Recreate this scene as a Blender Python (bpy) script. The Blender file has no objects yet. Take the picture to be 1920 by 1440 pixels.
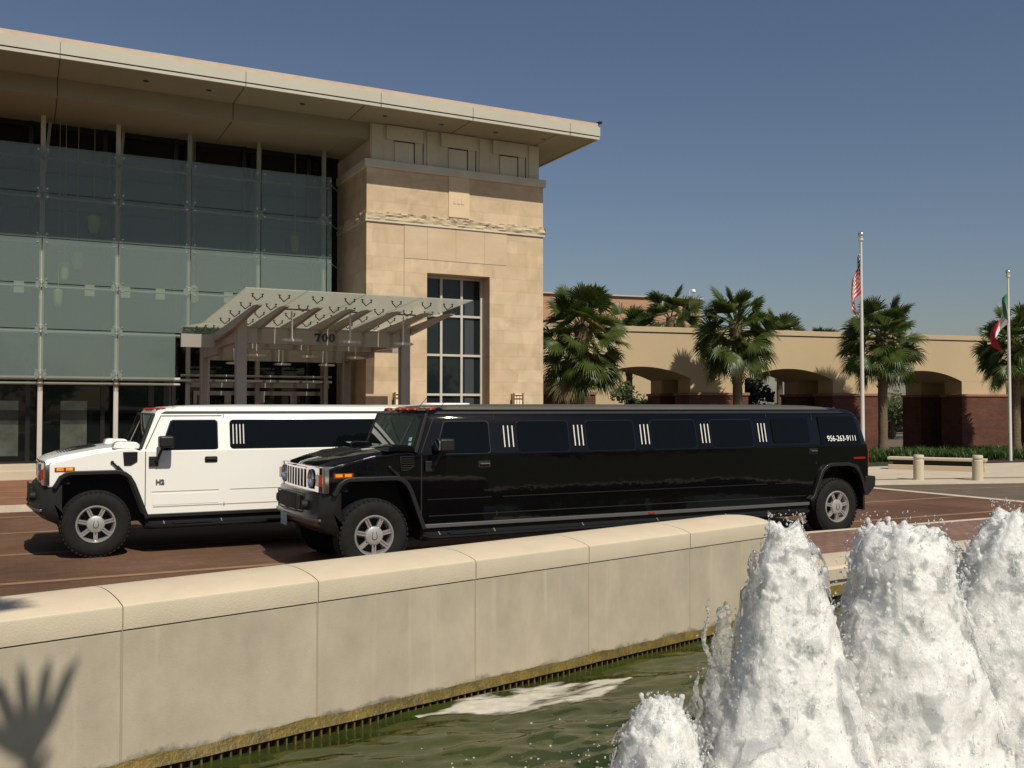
import bpy, bmesh, math, random
import numpy as np
from mathutils import Vector, Matrix, noise
from mathutils.geometry import tessellate_polygon
R = math.radians
sc = bpy.context.scene
col = sc.collection
random.seed(7)

# ------------------------------------------------------------------ camera
cd = bpy.data.cameras.new('camera'); cam = bpy.data.objects.new('camera', cd); col.objects.link(cam)
cd.sensor_width = 36; cd.lens = 33.75; cd.clip_start = 0.05; cd.clip_end = 3000
cam.location = (0, 0, 1.93)
cam.rotation_euler = (R(90 + 1.5), 0, R(-27.2))
sc.camera = cam
# ------------------------------------------------------------------ sky and sun
SUN_EL = 49.0
w = bpy.data.worlds.new('World'); sc.world = w; w.use_nodes = True
nt = w.node_tree; nt.nodes.clear()
sky = nt.nodes.new('ShaderNodeTexSky'); sky.sky_type = 'NISHITA'; sky.sun_disc = False
sky.sun_elevation = R(SUN_EL); sky.sun_rotation = R(180); sky.altitude = 20
sky.air_density = 1.2; sky.dust_density = 1.0; sky.ozone_density = 2.2
bg = nt.nodes.new('ShaderNodeBackground'); bg.inputs['Strength'].default_value = 0.056
out = nt.nodes.new('ShaderNodeOutputWorld')
tint = nt.nodes.new('ShaderNodeMix'); tint.data_type = 'RGBA'; tint.blend_type = 'MULTIPLY'; tint.inputs[0].default_value = 1; tint.inputs[7].default_value = (1.0, .955, 1.0, 1)
nt.links.new(sky.outputs[0], tint.inputs[6]); nt.links.new(tint.outputs[2], bg.inputs[0]); nt.links.new(bg.outputs[0], out.inputs[0])
sl = bpy.data.lights.new('sun', 'SUN'); sl.energy = 4.3; sl.angle = R(0.53); sl.color = (1.0, 0.93, 0.78)
sun = bpy.data.objects.new('sun', sl); col.objects.link(sun); sun.location = (0, -20, 30)
sun.rotation_euler = (R(90 - SUN_EL), 0, R(1.5))
sc.view_settings.view_transform = 'Standard'; sc.view_settings.look = 'None'
sc.view_settings.exposure = 0.04; sc.view_settings.gamma = 1.0
sc.cycles.max_bounces = 10; sc.cycles.transparent_max_bounces = 24

# ------------------------------------------------------------------ materials
MATS = {}
def mat(name, c, rough=.6, metal=0., var=0., vscale=3., bump=0., bscale=40., spec=.5, coat=0., vec=(1, 1, 1), c2=None, trans=0., ior=1.45, sss=0., detail=5):
    if name in MATS: return MATS[name]
    m = bpy.data.materials.new(name); m.use_nodes = True; n = m.node_tree
    p = n.nodes['Principled BSDF']
    p.inputs['Base Color'].default_value = (*c, 1); p.inputs['Roughness'].default_value = rough
    p.inputs['Metallic'].default_value = metal; p.inputs['Specular IOR Level'].default_value = spec
    p.inputs['Coat Weight'].default_value = coat; p.inputs['Coat Roughness'].default_value = .03
    p.inputs['Transmission Weight'].default_value = trans; p.inputs['IOR'].default_value = ior
    p.inputs['Subsurface Weight'].default_value = sss
    g = n.nodes.new('ShaderNodeNewGeometry')
    vm = n.nodes.new('ShaderNodeVectorMath'); vm.operation = 'MULTIPLY'; vm.inputs[1].default_value = vec
    n.links.new(g.outputs['Position'], vm.inputs[0])
    if var or c2:
        t = n.nodes.new('ShaderNodeTexNoise'); t.inputs['Scale'].default_value = vscale; t.inputs['Detail'].default_value = detail
        t.inputs['Roughness'].default_value = .62
        n.links.new(vm.outputs[0], t.inputs['Vector'])
        mr = n.nodes.new('ShaderNodeMapRange'); mr.inputs[1].default_value = .3; mr.inputs[2].default_value = .7
        n.links.new(t.outputs['Fac'], mr.inputs[0])
        mx = n.nodes.new('ShaderNodeMix'); mx.data_type = 'RGBA'
        a = tuple(v * (1 - var) for v in c); b = c2 if c2 else tuple(min(1, v * (1 + var)) for v in c)
        mx.inputs[6].default_value = (*a, 1); mx.inputs[7].default_value = (*b, 1)
        n.links.new(mr.outputs[0], mx.inputs[0]); n.links.new(mx.outputs[2], p.inputs['Base Color'])
    if bump:
        t2 = n.nodes.new('ShaderNodeTexNoise'); t2.inputs['Scale'].default_value = bscale; t2.inputs['Detail'].default_value = 5
        n.links.new(vm.outputs[0], t2.inputs['Vector'])
        b = n.nodes.new('ShaderNodeBump'); b.inputs['Strength'].default_value = bump; b.inputs['Distance'].default_value = .02
        n.links.new(t2.outputs['Fac'], b.inputs['Height']); n.links.new(b.outputs[0], p.inputs['Normal'])
    MATS[name] = m; return m
def nodes_of(m): return m.node_tree, m.node_tree.nodes['Principled BSDF']
def bricks(name, c1, c2, mortar, bw, rh, ms, axes='xz', rough=.8, off=.5, bump=.15, noise_amt=.25, squash=1., nscale=1.2):
    """coursed stone / brick / paving; axes picks the world axes the courses run in"""
    m = bpy.data.materials.new(name); m.use_nodes = True; n, p = nodes_of(m)
    p.inputs['Roughness'].default_value = rough; p.inputs['Specular IOR Level'].default_value = .25
    g = n.nodes.new('ShaderNodeNewGeometry'); s = n.nodes.new('ShaderNodeSeparateXYZ'); cmb = n.nodes.new('ShaderNodeCombineXYZ')
    n.links.new(g.outputs['Position'], s.inputs[0])
    if axes == 'wall':   # x+y along, z up: works for faces turned either way
        ad = n.nodes.new('ShaderNodeMath'); ad.operation = 'ADD'
        n.links.new(s.outputs[0], ad.inputs[0]); n.links.new(s.outputs[1], ad.inputs[1]); n.links.new(ad.outputs[0], cmb.inputs[0])
        n.links.new(s.outputs[2], cmb.inputs[1])
    else:
        i = {'x': 0, 'y': 1, 'z': 2}
        n.links.new(s.outputs[i[axes[0]]], cmb.inputs[0]); n.links.new(s.outputs[i[axes[1]]], cmb.inputs[1])
    b = n.nodes.new('ShaderNodeTexBrick'); b.inputs['Scale'].default_value = 1; b.offset = off; b.squash = squash
    b.inputs['Brick Width'].default_value = bw; b.inputs['Row Height'].default_value = rh; b.inputs['Mortar Size'].default_value = ms
    b.inputs['Mortar Smooth'].default_value = .2; b.inputs['Bias'].default_value = -.1
    b.inputs['Color1'].default_value = (*c1, 1); b.inputs['Color2'].default_value = (*c2, 1); b.inputs['Mortar'].default_value = (*mortar, 1)
    n.links.new(cmb.outputs[0], b.inputs['Vector'])
    t = n.nodes.new('ShaderNodeTexNoise'); t.inputs['Scale'].default_value = nscale; t.inputs['Detail'].default_value = 8; t.inputs['Distortion'].default_value = 1.2
    n.links.new(g.outputs['Position'], t.inputs['Vector'])
    mr = n.nodes.new('ShaderNodeMapRange'); mr.inputs[1].default_value = .3; mr.inputs[2].default_value = .7
    mr.inputs[3].default_value = 1 - noise_amt; mr.inputs[4].default_value = 1 + noise_amt * .6
    n.links.new(t.outputs['Fac'], mr.inputs[0])
    vm = n.nodes.new('ShaderNodeVectorMath'); vm.operation = 'SCALE'
    n.links.new(b.outputs['Color'], vm.inputs[0]); n.links.new(mr.outputs[0], vm.inputs['Scale'])
    n.links.new(vm.outputs[0], p.inputs['Base Color'])
    if bump:
        iv = n.nodes.new('ShaderNodeMath'); iv.operation = 'SUBTRACT'; iv.inputs[0].default_value = 1
        n.links.new(b.outputs['Fac'], iv.inputs[1])
        ad2 = n.nodes.new('ShaderNodeMath'); ad2.operation = 'MULTIPLY_ADD'; ad2.inputs[1].default_value = .3
        t3 = n.nodes.new('ShaderNodeTexNoise'); t3.inputs['Scale'].default_value = 60; n.links.new(g.outputs['Position'], t3.inputs['Vector'])
        n.links.new(t3.outputs['Fac'], ad2.inputs[0]); n.links.new(iv.outputs[0], ad2.inputs[2])
        bp = n.nodes.new('ShaderNodeBump'); bp.inputs['Strength'].default_value = bump; bp.inputs['Distance'].default_value = .01
        n.links.new(ad2.outputs[0], bp.inputs['Height']); n.links.new(bp.outputs[0], p.inputs['Normal'])
    return m
def see_through(name, c, fac, rough=.08, var=.0):
    m = bpy.data.materials.new(name); m.use_nodes = True; n, p = nodes_of(m)
    p.inputs['Base Color'].default_value = (*c, 1); p.inputs['Roughness'].default_value = rough
    tr = n.nodes.new('ShaderNodeBsdfTransparent'); mx = n.nodes.new('ShaderNodeMixShader'); mx.inputs[0].default_value = fac
    tr.inputs[0].default_value = (.93, .97, .95, 1)
    o = n.nodes['Material Output']; n.links.new(tr.outputs[0], mx.inputs[1]); n.links.new(p.outputs[0], mx.inputs[2]); n.links.new(mx.outputs[0], o.inputs[0])
    return m
M = {}
M['blackpaint'] = mat('black_paint', (.0022, .0022, .0026), .03, spec=.45, bump=.09, bscale=1.7)
M['roofdust'] = mat('dusty_black_roof', (.085, .075, .06), .5, spec=.3, var=.1, vscale=2)
M['whitepaint'] = mat('white_paint', (.80, .79, .75), .22, coat=.5, spec=.4)
M['trim'] = mat('black_plastic', (.011, .011, .011), .45, var=.15, vscale=8, bump=.08, bscale=300)
M['trimdark'] = mat('dark_underbody', (.006, .006, .006), .7)
M['rubber'] = mat('tyre_rubber', (.013, .0125, .012), .8, var=.25, vscale=14, bump=.3, bscale=160, spec=.25)
M['chrome'] = mat('chrome', (.82, .82, .84), .07, 1.)
M['alu'] = mat('polished_alloy', (.60, .59, .575), .28, .75, var=.06, vscale=20)
M['alud'] = mat('alloy_hub', (.50, .49, .47), .38, .6)
M['grey'] = mat('brushed_sill', (.16, .16, .16), .35, .6)
M['carglass'] = mat('tinted_car_glass', (.003, .004, .005), .03, spec=.20)
M['screenglass'] = mat('windscreen_glass', (.006, .010, .008), .02, spec=.9)
M['amber'] = mat('amber_lens', (.85, .30, .02), .15, coat=.5)
M['amberred'] = mat('orange_red_lens', (.24, .028, .008), .2, coat=.5)
M['red'] = mat('red_lens', (.30, .006, .006), .15, coat=.5)
M['headglass'] = mat('headlamp_glass', (.30, .31, .30), .30, .6)
M['plate'] = mat('licence_plate', (.30, .38, .45), .4, var=.4, vscale=30)
M['sticker'] = mat('pale_sticker', (.42, .62, .60), .5)
M['dash'] = mat('dash_reflection_green', (.30, .46, .38), .25)
M['white'] = mat('white_lettering', (.82, .82, .80), .5)
M['black'] = mat('black_lettering', (.008, .008, .008), .4)
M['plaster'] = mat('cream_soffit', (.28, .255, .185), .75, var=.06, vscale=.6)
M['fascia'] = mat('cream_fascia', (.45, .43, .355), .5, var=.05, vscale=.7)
M['peach'] = mat('peach_flashing', (.50, .385, .29), .6, var=.08)
M['tile'] = bricks('clay_roof_tile', (.42, .17, .10), (.30, .12, .08), (.12, .05, .04), .3, .35, .02, 'xy', .8)
M['steel'] = mat('painted_steel', (.30, .28, .25), .45, var=.06, vscale=2)
M['steel_light'] = mat('pale_painted_steel', (.50, .47, .42), .4, var=.05, vscale=2)
M['fitting'] = mat('bronze_glass_fitting', (.09, .08, .05), .4, .5)
M['bolt'] = mat('bright_bolt', (.75, .76, .72), .2, .9)
M['darkglass'] = mat('dark_facade_glass', (.006, .008, .008), .03, spec=.45)
M['mullion'] = mat('dark_mullion', (.010, .009, .008), .4)
M['winglass'] = mat('tower_window_glass', (.010, .016, .018), .03, spec=.5)
M['poster_refl'] = mat('dim_poster_reflection', (.06, .07, .055), .5, var=.5, vscale=2.)
M['frit'] = see_through('fritted_glass', (.225, .29, .275), .34, .03)
M['canglass'] = see_through('frosted_canopy_glass', (.64, .63, .55), .74, .12)
n_, p_ = nodes_of(M['canglass']); tl_ = n_.nodes.new('ShaderNodeBsdfTranslucent'); tl_.inputs[0].default_value = (.70, .70, .62, 1)
mq_ = n_.nodes.new('ShaderNodeMixShader'); mq_.inputs[0].default_value = .55; o_m = [x for x in n_.nodes if x.type == 'MIX_SHADER' and x != mq_][0]
n_.links.new(p_.outputs[0], mq_.inputs[1]); n_.links.new(tl_.outputs[0], mq_.inputs[2]); n_.links.new(mq_.outputs[0], o_m.inputs[2])
M['lantern'] = mat('cream_lantern_glass', (.85, .77, .58), .5)
M['lantern_in'] = mat('yellow_glass_pendant', (.42, .42, .16), .4)
M['bronze'] = mat('bronze_frame', (.24, .13, .07), .45, .3)
M['stone'] = bricks('sandstone_cladding', (.57, .445, .305), (.50, .375, .245), (.42, .31, .20), 1.15, .39, .004, 'wall', .75, .42, .12, .16, 1., 1.6)
M['stoneplain'] = mat('plain_sandstone', (.57, .45, .31), .75, c2=(.49, .365, .24), var=.02, vscale=1.1, bump=.12, bscale=60, vec=(1, 1, 2.2))
M['stonerough'] = mat('rough_split_stone', (.58, .48, .34), .85, c2=(.44, .35, .23), var=.1, vscale=9, bump=.6, bscale=25)
M['stonegrey'] = mat('grey_limestone', (.54, .51, .42), .8, var=.1, vscale=1.2, bump=.1)
M['stonegroove'] = mat('deep_joint', (.06, .045, .03), .9)
M['stucco'] = mat('tan_stucco', (.45, .345, .215), .85, var=.045, vscale=.5, bump=.15, bscale=90)
M['stuccodark'] = mat('tan_stucco_reveal', (.42, .31, .18), .85, var=.05, vscale=.7)
M['brickred'] = bricks('red_brick', (.125, .045, .030), (.09, .033, .023), (.10, .065, .05), .21, .075, .008, 'wall', .85, .5, .25, .2)
M['brickcap'] = mat('brick_cap_stone', (.26, .13, .08), .8, var=.15, vscale=4)
M['terracotta'] = mat('terracotta_wall', (.40, .235, .145), .8, var=.08, vscale=.4)
M['pavers'] = bricks('red_road_pavers', (.150, .080, .048), (.118, .062, .038), (.10, .065, .04), .21, .105, .006, 'xy', .85, .5, .2, .28, 1., .45)
M['walkpavers'] = bricks('warm_walk_pavers', (.27, .125, .075), (.22, .10, .06), (.2, .12, .08), .21, .105, .007, 'xy', .85, .5, .2, .2)
M['sidepavers'] = bricks('dusty_red_sidewalk_brick', (.26, .155, .122), (.20, .12, .098), (.10, .065, .05), .22, .11, .008, 'xy', .85, .5, .3, .2)
M['asphalt'] = mat('grey_brown_asphalt', (.125, .095, .068), .9, var=.15, vscale=2., bump=.4, bscale=120)
M['concrete'] = mat('pale_concrete', (.50, .43, .335), .8, var=.08, vscale=1.2, bump=.15, bscale=80)
M['band'] = mat('tan_paver_band', (.27, .155, .085), .85, var=.15, vscale=3)
M['kerb'] = mat('cream_kerb', (.55, .47, .36), .8, var=.1, vscale=3, bump=.2)
M['ground'] = mat('rough_grass_ground', (.055, .06, .022), .95, var=.2, vscale=.3)
M['lawn'] = mat('lawn_green', (.10, .13, .035), .95, var=.35, vscale=3, bump=.6, bscale=60)
M['soil'] = mat('dark_soil', (.035, .028, .018), .95, var=.3, vscale=4)
M['bark'] = mat('palm_bark', (.20, .145, .095), .95, c2=(.10, .07, .045), var=.1, vscale=5, bump=.9, bscale=14, vec=(1, 1, 4))
M['bark2'] = mat('grey_bark', (.12, .09, .06), .95, var=.3, vscale=8, bump=.5)
M['pole'] = mat('white_aluminium_pole', (.72, .70, .66), .3, .3)
M['bollard'] = mat('speckled_concrete_bollard', (.52, .46, .34), .85, var=.12, vscale=60, bump=.3, bscale=120)
def leafmat(name, a, b, s=4., rough=.42, tl=.25):
    m = mat(name, a, rough, c2=b, var=.15, vscale=s)
    n, p = nodes_of(m); p.inputs['Specular IOR Level'].default_value = .45
    tr = n.nodes.new('ShaderNodeBsdfTranslucent'); tr.inputs[0].default_value = (b[0] * 1.5, b[1] * 1.6, b[2], 1)
    mx = n.nodes.new('ShaderNodeMixShader'); mx.inputs[0].default_value = tl
    o = n.nodes['Material Output']; n.links.new(p.outputs[0], mx.inputs[1]); n.links.new(tr.outputs[0], mx.inputs[2]); n.links.new(mx.outputs[0], o.inputs[0])
    return m
M['palm'] = leafmat('palm_leaf', (.034, .056, .013), (.085, .115, .024), 1.5, .36)
M['palmdry'] = leafmat('dry_palm_leaf', (.16, .12, .06), (.22, .17, .08), 2)
M['strap'] = leafmat('strap_leaf', (.025, .06, .018), (.07, .12, .03), 3)
M['leaf'] = leafmat('tree_leaf', (.06, .085, .025), (.12, .14, .045), 2.)
M['leafdk'] = leafmat('dark_tree_leaf', (.035, .055, .02), (.07, .09, .03), 2.)
# fountain wall concrete: mottled precast with pale drips and a tide mark near the water
def wallmat():
    m = mat('precast_concrete', (.47, .41, .315), .8, c2=(.345, .30, .23), var=.04, vscale=3.2, bump=.10, bscale=120, vec=(1, 1, .7), detail=12)
    n, p = nodes_of(m)
    mx0 = p.inputs['Base Color'].links[0].from_socket
    g = n.nodes.new('ShaderNodeNewGeometry'); s = n.nodes.new('ShaderNodeSeparateXYZ'); n.links.new(g.outputs['Position'], s.inputs[0])
    t = n.nodes.new('ShaderNodeTexNoise'); t.inputs['Scale'].default_value = 4.5; t.inputs['Detail'].default_value = 9; t.inputs['Roughness'].default_value = .7
    n.links.new(g.outputs['Position'], t.inputs['Vector'])
    a = n.nodes.new('ShaderNodeMath'); a.operation = 'MULTIPLY_ADD'; a.inputs[1].default_value = .22
    n.links.new(t.outputs['Fac'], a.inputs[0]); n.links.new(s.outputs[2], a.inputs[2])
    mr = n.nodes.new('ShaderNodeMapRange'); mr.inputs[1].default_value = .050; mr.inputs[2].default_value = .015; mr.inputs[3].default_value = 0; mr.inputs[4].default_value = .85
    n.links.new(a.outputs[0], mr.inputs[0])
    mx = n.nodes.new('ShaderNodeMix'); mx.data_type = 'RGBA'; mx.inputs[7].default_value = (.13, .125, .11, 1)
    n.links.new(mr.outputs[0], mx.inputs[0]); n.links.new(mx0, mx.inputs[6])
    # thin lime runs down the face
    v = n.nodes.new('ShaderNodeVectorMath'); v.operation = 'MULTIPLY'; v.inputs[1].default_value = (14, 14, .7); n.links.new(g.outputs['Position'], v.inputs[0])
    t2 = n.nodes.new('ShaderNodeTexNoise'); t2.inputs['Scale'].default_value = 1; t2.inputs['Detail'].default_value = 3; n.links.new(v.outputs[0], t2.inputs['Vector'])
    mr2 = n.nodes.new('ShaderNodeMapRange'); mr2.inputs[1].default_value = .60; mr2.inputs[2].default_value = .78; mr2.inputs[4].default_value = .28
    n.links.new(t2.outputs['Fac'], mr2.inputs[0])
    mx2 = n.nodes.new('ShaderNodeMix'); mx2.data_type = 'RGBA'; mx2.inputs[7].default_value = (.56, .52, .42, 1)
    n.links.new(mr2.outputs[0], mx2.inputs[0]); n.links.new(mx.outputs[2], mx2.inputs[6])
    n.links.new(mx2.outputs[2], p.inputs['Base Color'])
    return m
M['precast'] = wallmat()
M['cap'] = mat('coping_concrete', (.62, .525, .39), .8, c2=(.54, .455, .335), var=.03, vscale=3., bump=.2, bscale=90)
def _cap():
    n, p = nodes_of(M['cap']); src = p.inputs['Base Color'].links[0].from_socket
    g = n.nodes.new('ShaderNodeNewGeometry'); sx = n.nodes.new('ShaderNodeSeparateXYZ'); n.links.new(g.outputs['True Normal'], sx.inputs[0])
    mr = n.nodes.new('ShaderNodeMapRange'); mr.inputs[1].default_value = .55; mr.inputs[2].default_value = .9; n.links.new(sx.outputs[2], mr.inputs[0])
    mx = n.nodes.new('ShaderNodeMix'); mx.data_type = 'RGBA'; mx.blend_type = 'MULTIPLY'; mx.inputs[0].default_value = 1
    c = n.nodes.new('ShaderNodeMix'); c.data_type = 'RGBA'; c.inputs[6].default_value = (.80, .82, .84, 1); c.inputs[7].default_value = (1.04, 1.03, 1.02, 1)   # tint by facing: darker sides, lighter top
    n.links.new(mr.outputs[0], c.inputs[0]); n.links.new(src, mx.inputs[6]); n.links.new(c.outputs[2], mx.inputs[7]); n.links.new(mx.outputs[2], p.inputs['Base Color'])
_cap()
M['mortarline'] = mat('dark_joint_line', (.20, .17, .125), .9)
M['algae'] = mat('yellow_green_algae', (.20, .13, .016), .5, c2=(.065, .050, .010), var=.2, vscale=7, bump=.6, bscale=40)
M['slot'] = mat('wet_dark_slot', (.012, .011, .008), .5)
M['rib'] = mat('stained_rib', (.11, .08, .02), .6, var=.3, vscale=30)
def foam_mat():
    m = mat('churned_white_water', (.86, .86, .84), .18, c2=(.94, .935, .91), var=.03, vscale=7, bump=.7, bscale=85, sss=1.0, vec=(1, 1, .55))
    n, p = nodes_of(m)
    p.inputs['Subsurface Radius'].default_value = (1, 1, 1); p.inputs['Subsurface Scale'].default_value = .09
    gl = n.nodes.new('ShaderNodeBsdfGlass'); gl.inputs['IOR'].default_value = 1.2; gl.inputs['Roughness'].default_value = .05
    tl = n.nodes.new('ShaderNodeBsdfTranslucent'); tl.inputs[0].default_value = (.88, .91, .90, 1)
    m1 = n.nodes.new('ShaderNodeMixShader'); m1.inputs[0].default_value = .16
    n.links.new(p.outputs[0], m1.inputs[1]); n.links.new(tl.outputs[0], m1.inputs[2])
    g = n.nodes.new('ShaderNodeNewGeometry')
    t = n.nodes.new('ShaderNodeTexNoise'); t.inputs['Scale'].default_value = 11; t.inputs['Detail'].default_value = 6
    v = n.nodes.new('ShaderNodeVectorMath'); v.operation = 'MULTIPLY'; v.inputs[1].default_value = (1, 1, .55); n.links.new(g.outputs['Position'], v.inputs[0])
    n.links.new(v.outputs[0], t.inputs['Vector'])
    mr = n.nodes.new('ShaderNodeMapRange'); mr.inputs[1].default_value = .56; mr.inputs[2].default_value = .74; mr.inputs[4].default_value = .30
    n.links.new(t.outputs['Fac'], mr.inputs[0])
    m2 = n.nodes.new('ShaderNodeMixShader'); n.links.new(mr.outputs[0], m2.inputs[0]); n.links.new(m1.outputs[0], m2.inputs[1]); n.links.new(gl.outputs[0], m2.inputs[2])
    n.links.new(m2.outputs[0], n.nodes['Material Output'].inputs[0])
    return m
M['foam'] = foam_mat()
M['drop'] = mat('water_drop', (1, 1, 1), .02, trans=.75, ior=1.33)
M['scum'] = mat('floating_foam', (.58, .545, .47), .6, c2=(.42, .40, .32), var=.05, vscale=9, bump=.3, bscale=30)
def _scum():
    n, p = nodes_of(M['scum']); o = n.nodes['Material Output']
    tr = n.nodes.new('ShaderNodeBsdfTransparent'); mx = n.nodes.new('ShaderNodeMixShader'); g = n.nodes.new('ShaderNodeNewGeometry')
    v = n.nodes.new('ShaderNodeVectorMath'); v.operation = 'MULTIPLY'; v.inputs[1].default_value = (6, 17, 1); t = n.nodes.new('ShaderNodeTexNoise'); t.inputs['Scale'].default_value = 1; t.inputs['Detail'].default_value = 7
    at_ = n.nodes.new('ShaderNodeAttribute'); at_.attribute_name = 'edge'
    sm = n.nodes.new('ShaderNodeMath'); sm.operation = 'ADD'
    mr = n.nodes.new('ShaderNodeMapRange'); mr.inputs[1].default_value = .62; mr.inputs[2].default_value = .95
    n.links.new(g.outputs['Position'], v.inputs[0]); n.links.new(v.outputs[0], t.inputs['Vector']); n.links.new(t.outputs['Fac'], sm.inputs[0]); n.links.new(at_.outputs['Fac'], sm.inputs[1])
    n.links.new(sm.outputs[0], mr.inputs[0]); n.links.new(mr.outputs[0], mx.inputs[0]); n.links.new(tr.outputs[0], mx.inputs[1]); n.links.new(p.outputs[0], mx.inputs[2]); n.links.new(mx.outputs[0], o.inputs[0])
_scum()
def _veil():
    m = mat('glassy_splash', (1, 1, 1), .06, trans=.86, ior=1.22, bump=.5, bscale=45); return m
M['veil'] = _veil()
M['water'] = mat('green_pool_water', (.022, .037, .009), .03, c2=(.055, .062, .016), var=.2, vscale=1.4, spec=.55)

# ------------------------------------------------------------------ mesh helpers
class MB:
    def __init__(s, xf=None): s.v = []; s.f = []; s.m = []; s.xf = xf
    def add(s, vs, fs, mi=0):
        o = len(s.v)
        s.v += [tuple(s.xf(*p)) if s.xf else tuple(p) for p in vs]
        s.f += [tuple(i + o for i in f) for f in fs]; s.m += [mi] * len(fs)
    def box(s, x0, x1, y0, y1, z0, z1, mi=0):
        s.add([(x0, y0, z0), (x1, y0, z0), (x1, y1, z0), (x0, y1, z0), (x0, y0, z1), (x1, y0, z1), (x1, y1, z1), (x0, y1, z1)],
              [(0, 3, 2, 1), (4, 5, 6, 7), (0, 1, 5, 4), (1, 2, 6, 5), (2, 3, 7, 6), (3, 0, 4, 7)], mi)
    def bar(s, a, b, wd, ht=None, up=(0, 0, 1), mi=0):
        a, b = Vector(a), Vector(b); d = (b - a).normalized(); up = Vector(up)
        if abs(d.dot(up)) > .98: up = Vector((0, 1, 0))
        r = d.cross(up).normalized(); u = r.cross(d); ht = ht or wd
        vs = []
        for p in (a, b):
            for i, j in ((-1, -1), (1, -1), (1, 1), (-1, 1)): vs.append(p + r * i * wd / 2 + u * j * ht / 2)
        s.add(vs, [(0, 1, 2, 3), (7, 6, 5, 4), (0, 4, 5, 1), (1, 5, 6, 2), (2, 6, 7, 3), (3, 7, 4, 0)], mi)
    def tube(s, pts, r, n=8, caps=True, mi=0):
        pts = [Vector(p) for p in pts]; rs = r if isinstance(r, (list, tuple)) else [r] * len(pts)
        vs = []; prev = None
        for i, p in enumerate(pts):
            d = (pts[min(i + 1, len(pts) - 1)] - pts[max(i - 1, 0)]).normalized()
            if prev is None: prev = d.orthogonal().normalized()
            u = (prev - d * prev.dot(d)); u = u.normalized() if u.length > 1e-6 else d.orthogonal().normalized(); prev = u; v = d.cross(u)
            for k in range(n):
                a = 2 * math.pi * k / n; vs.append(p + (u * math.cos(a) + v * math.sin(a)) * rs[i])
        fs = [(i * n + k, i * n + (k + 1) % n, (i + 1) * n + (k + 1) % n, (i + 1) * n + k) for i in range(len(pts) - 1) for k in range(n)]
        if caps: fs += [tuple(range(n))[::-1], tuple((len(pts) - 1) * n + k for k in range(n))]
        s.add(vs, fs, mi)
    def lathe(s, prof, n=32, c=(0, 0, 0), axis='z', mi=0, a0=0., a1=2 * math.pi, cap=False):
        """prof: (radius, height) pairs"""
        full = abs(a1 - a0 - 2 * math.pi) < 1e-6; m = n if full else n + 1; vs = []
        for r, h in prof:
            for k in range(m):
                a = a0 + (a1 - a0) * k / n; x, y = r * math.cos(a), r * math.sin(a)
                p = (x, y, h) if axis == 'z' else (x, h, y) if axis == 'y' else (h, x, y)
                vs.append((c[0] + p[0], c[1] + p[1], c[2] + p[2]))
        fs = []
        for i in range(len(prof) - 1):
            for k in range(n if full else n):
                k2 = (k + 1) % m; fs.append((i * m + k, i * m + k2, (i + 1) * m + k2, (i + 1) * m + k))
        if cap and full: fs += [tuple(range(m)), tuple((len(prof) - 1) * m + k for k in range(m))]
        s.add(vs, fs, mi)
    def prism(s, poly, w0, w1, fn, mi=0):
        """2-D outline (u,v) swept from w0 to w1; fn(u,v,w) gives the point"""
        n = len(poly); vs = [fn(u, v, w0) for u, v in poly] + [fn(u, v, w1) for u, v in poly]
        fs = [tuple(range(n))[::-1], tuple(range(n, 2 * n))] + [(i, (i + 1) % n, n + (i + 1) % n, n + i) for i in range(n)]
        s.add(vs, fs, mi)
    def ball(s, c, r, nu=8, nv=5, sc_=(1, 1, 1), mi=0):
        vs = [(c[0], c[1], c[2] + r * sc_[2])]
        for i in range(1, nv):
            t = math.pi * i / nv
            for k in range(nu):
                a = 2 * math.pi * k / nu
                vs.append((c[0] + r * sc_[0] * math.sin(t) * math.cos(a), c[1] + r * sc_[1] * math.sin(t) * math.sin(a), c[2] + r * sc_[2] * math.cos(t)))
        vs.append((c[0], c[1], c[2] - r * sc_[2])); L = len(vs) - 1
        fs = [(0, 1 + k, 1 + (k + 1) % nu) for k in range(nu)]
        for i in range(nv - 2):
            fs += [(1 + i * nu + k, 1 + (i + 1) * nu + k, 1 + (i + 1) * nu + (k + 1) % nu, 1 + i * nu + (k + 1) % nu) for k in range(nu)]
        b = 1 + (nv - 2) * nu
        fs += [(b + k, L, b + (k + 1) % nu) for k in range(nu)]
        s.add(vs, fs, mi)
    def build(s, name, mats, parent=None, smooth=30, bevel=0., seg=2, fix=True, **props):
        me = bpy.data.meshes.new(name); me.from_pydata(s.v, [], s.f)
        if not isinstance(mats, (list, tuple)): mats = [mats]
        for m in mats: me.materials.append(m)
        if len(mats) > 1: me.polygons.foreach_set('material_index', s.m)
        if fix:
            b = bmesh.new(); b.from_mesh(me); bmesh.ops.recalc_face_normals(b, faces=b.faces); b.to_mesh(me); b.free()
        if smooth:
            me.polygons.foreach_set('use_smooth', [True] * len(me.polygons)); me.set_sharp_from_angle(angle=R(smooth))
        o = bpy.data.objects.new(name, me); col.objects.link(o)
        if parent: o.parent = parent
        if bevel:
            bv = o.modifiers.new('bevel', 'BEVEL'); bv.width = bevel; bv.segments = seg; bv.limit_method = 'ANGLE'; bv.angle_limit = R(35); bv.harden_normals = bool(smooth)
        for k, v in props.items(): o[k] = v
        return o
def empty(name, loc=(0, 0, 0), rz=0., **props):
    o = bpy.data.objects.new(name, None); col.objects.link(o); o.location = loc; o.rotation_euler = (0, 0, rz); o.empty_display_size = .2
    for k, v in props.items(): o[k] = v
    return o
def children(o): return [c for c in bpy.data.objects if c.parent == o]
def copy_tree(o, parent=None):
    kids = list(o.children)
    c = o.copy(); col.objects.link(c); c.parent = parent
    for ch in kids: copy_tree(ch, c)
    return c
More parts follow.
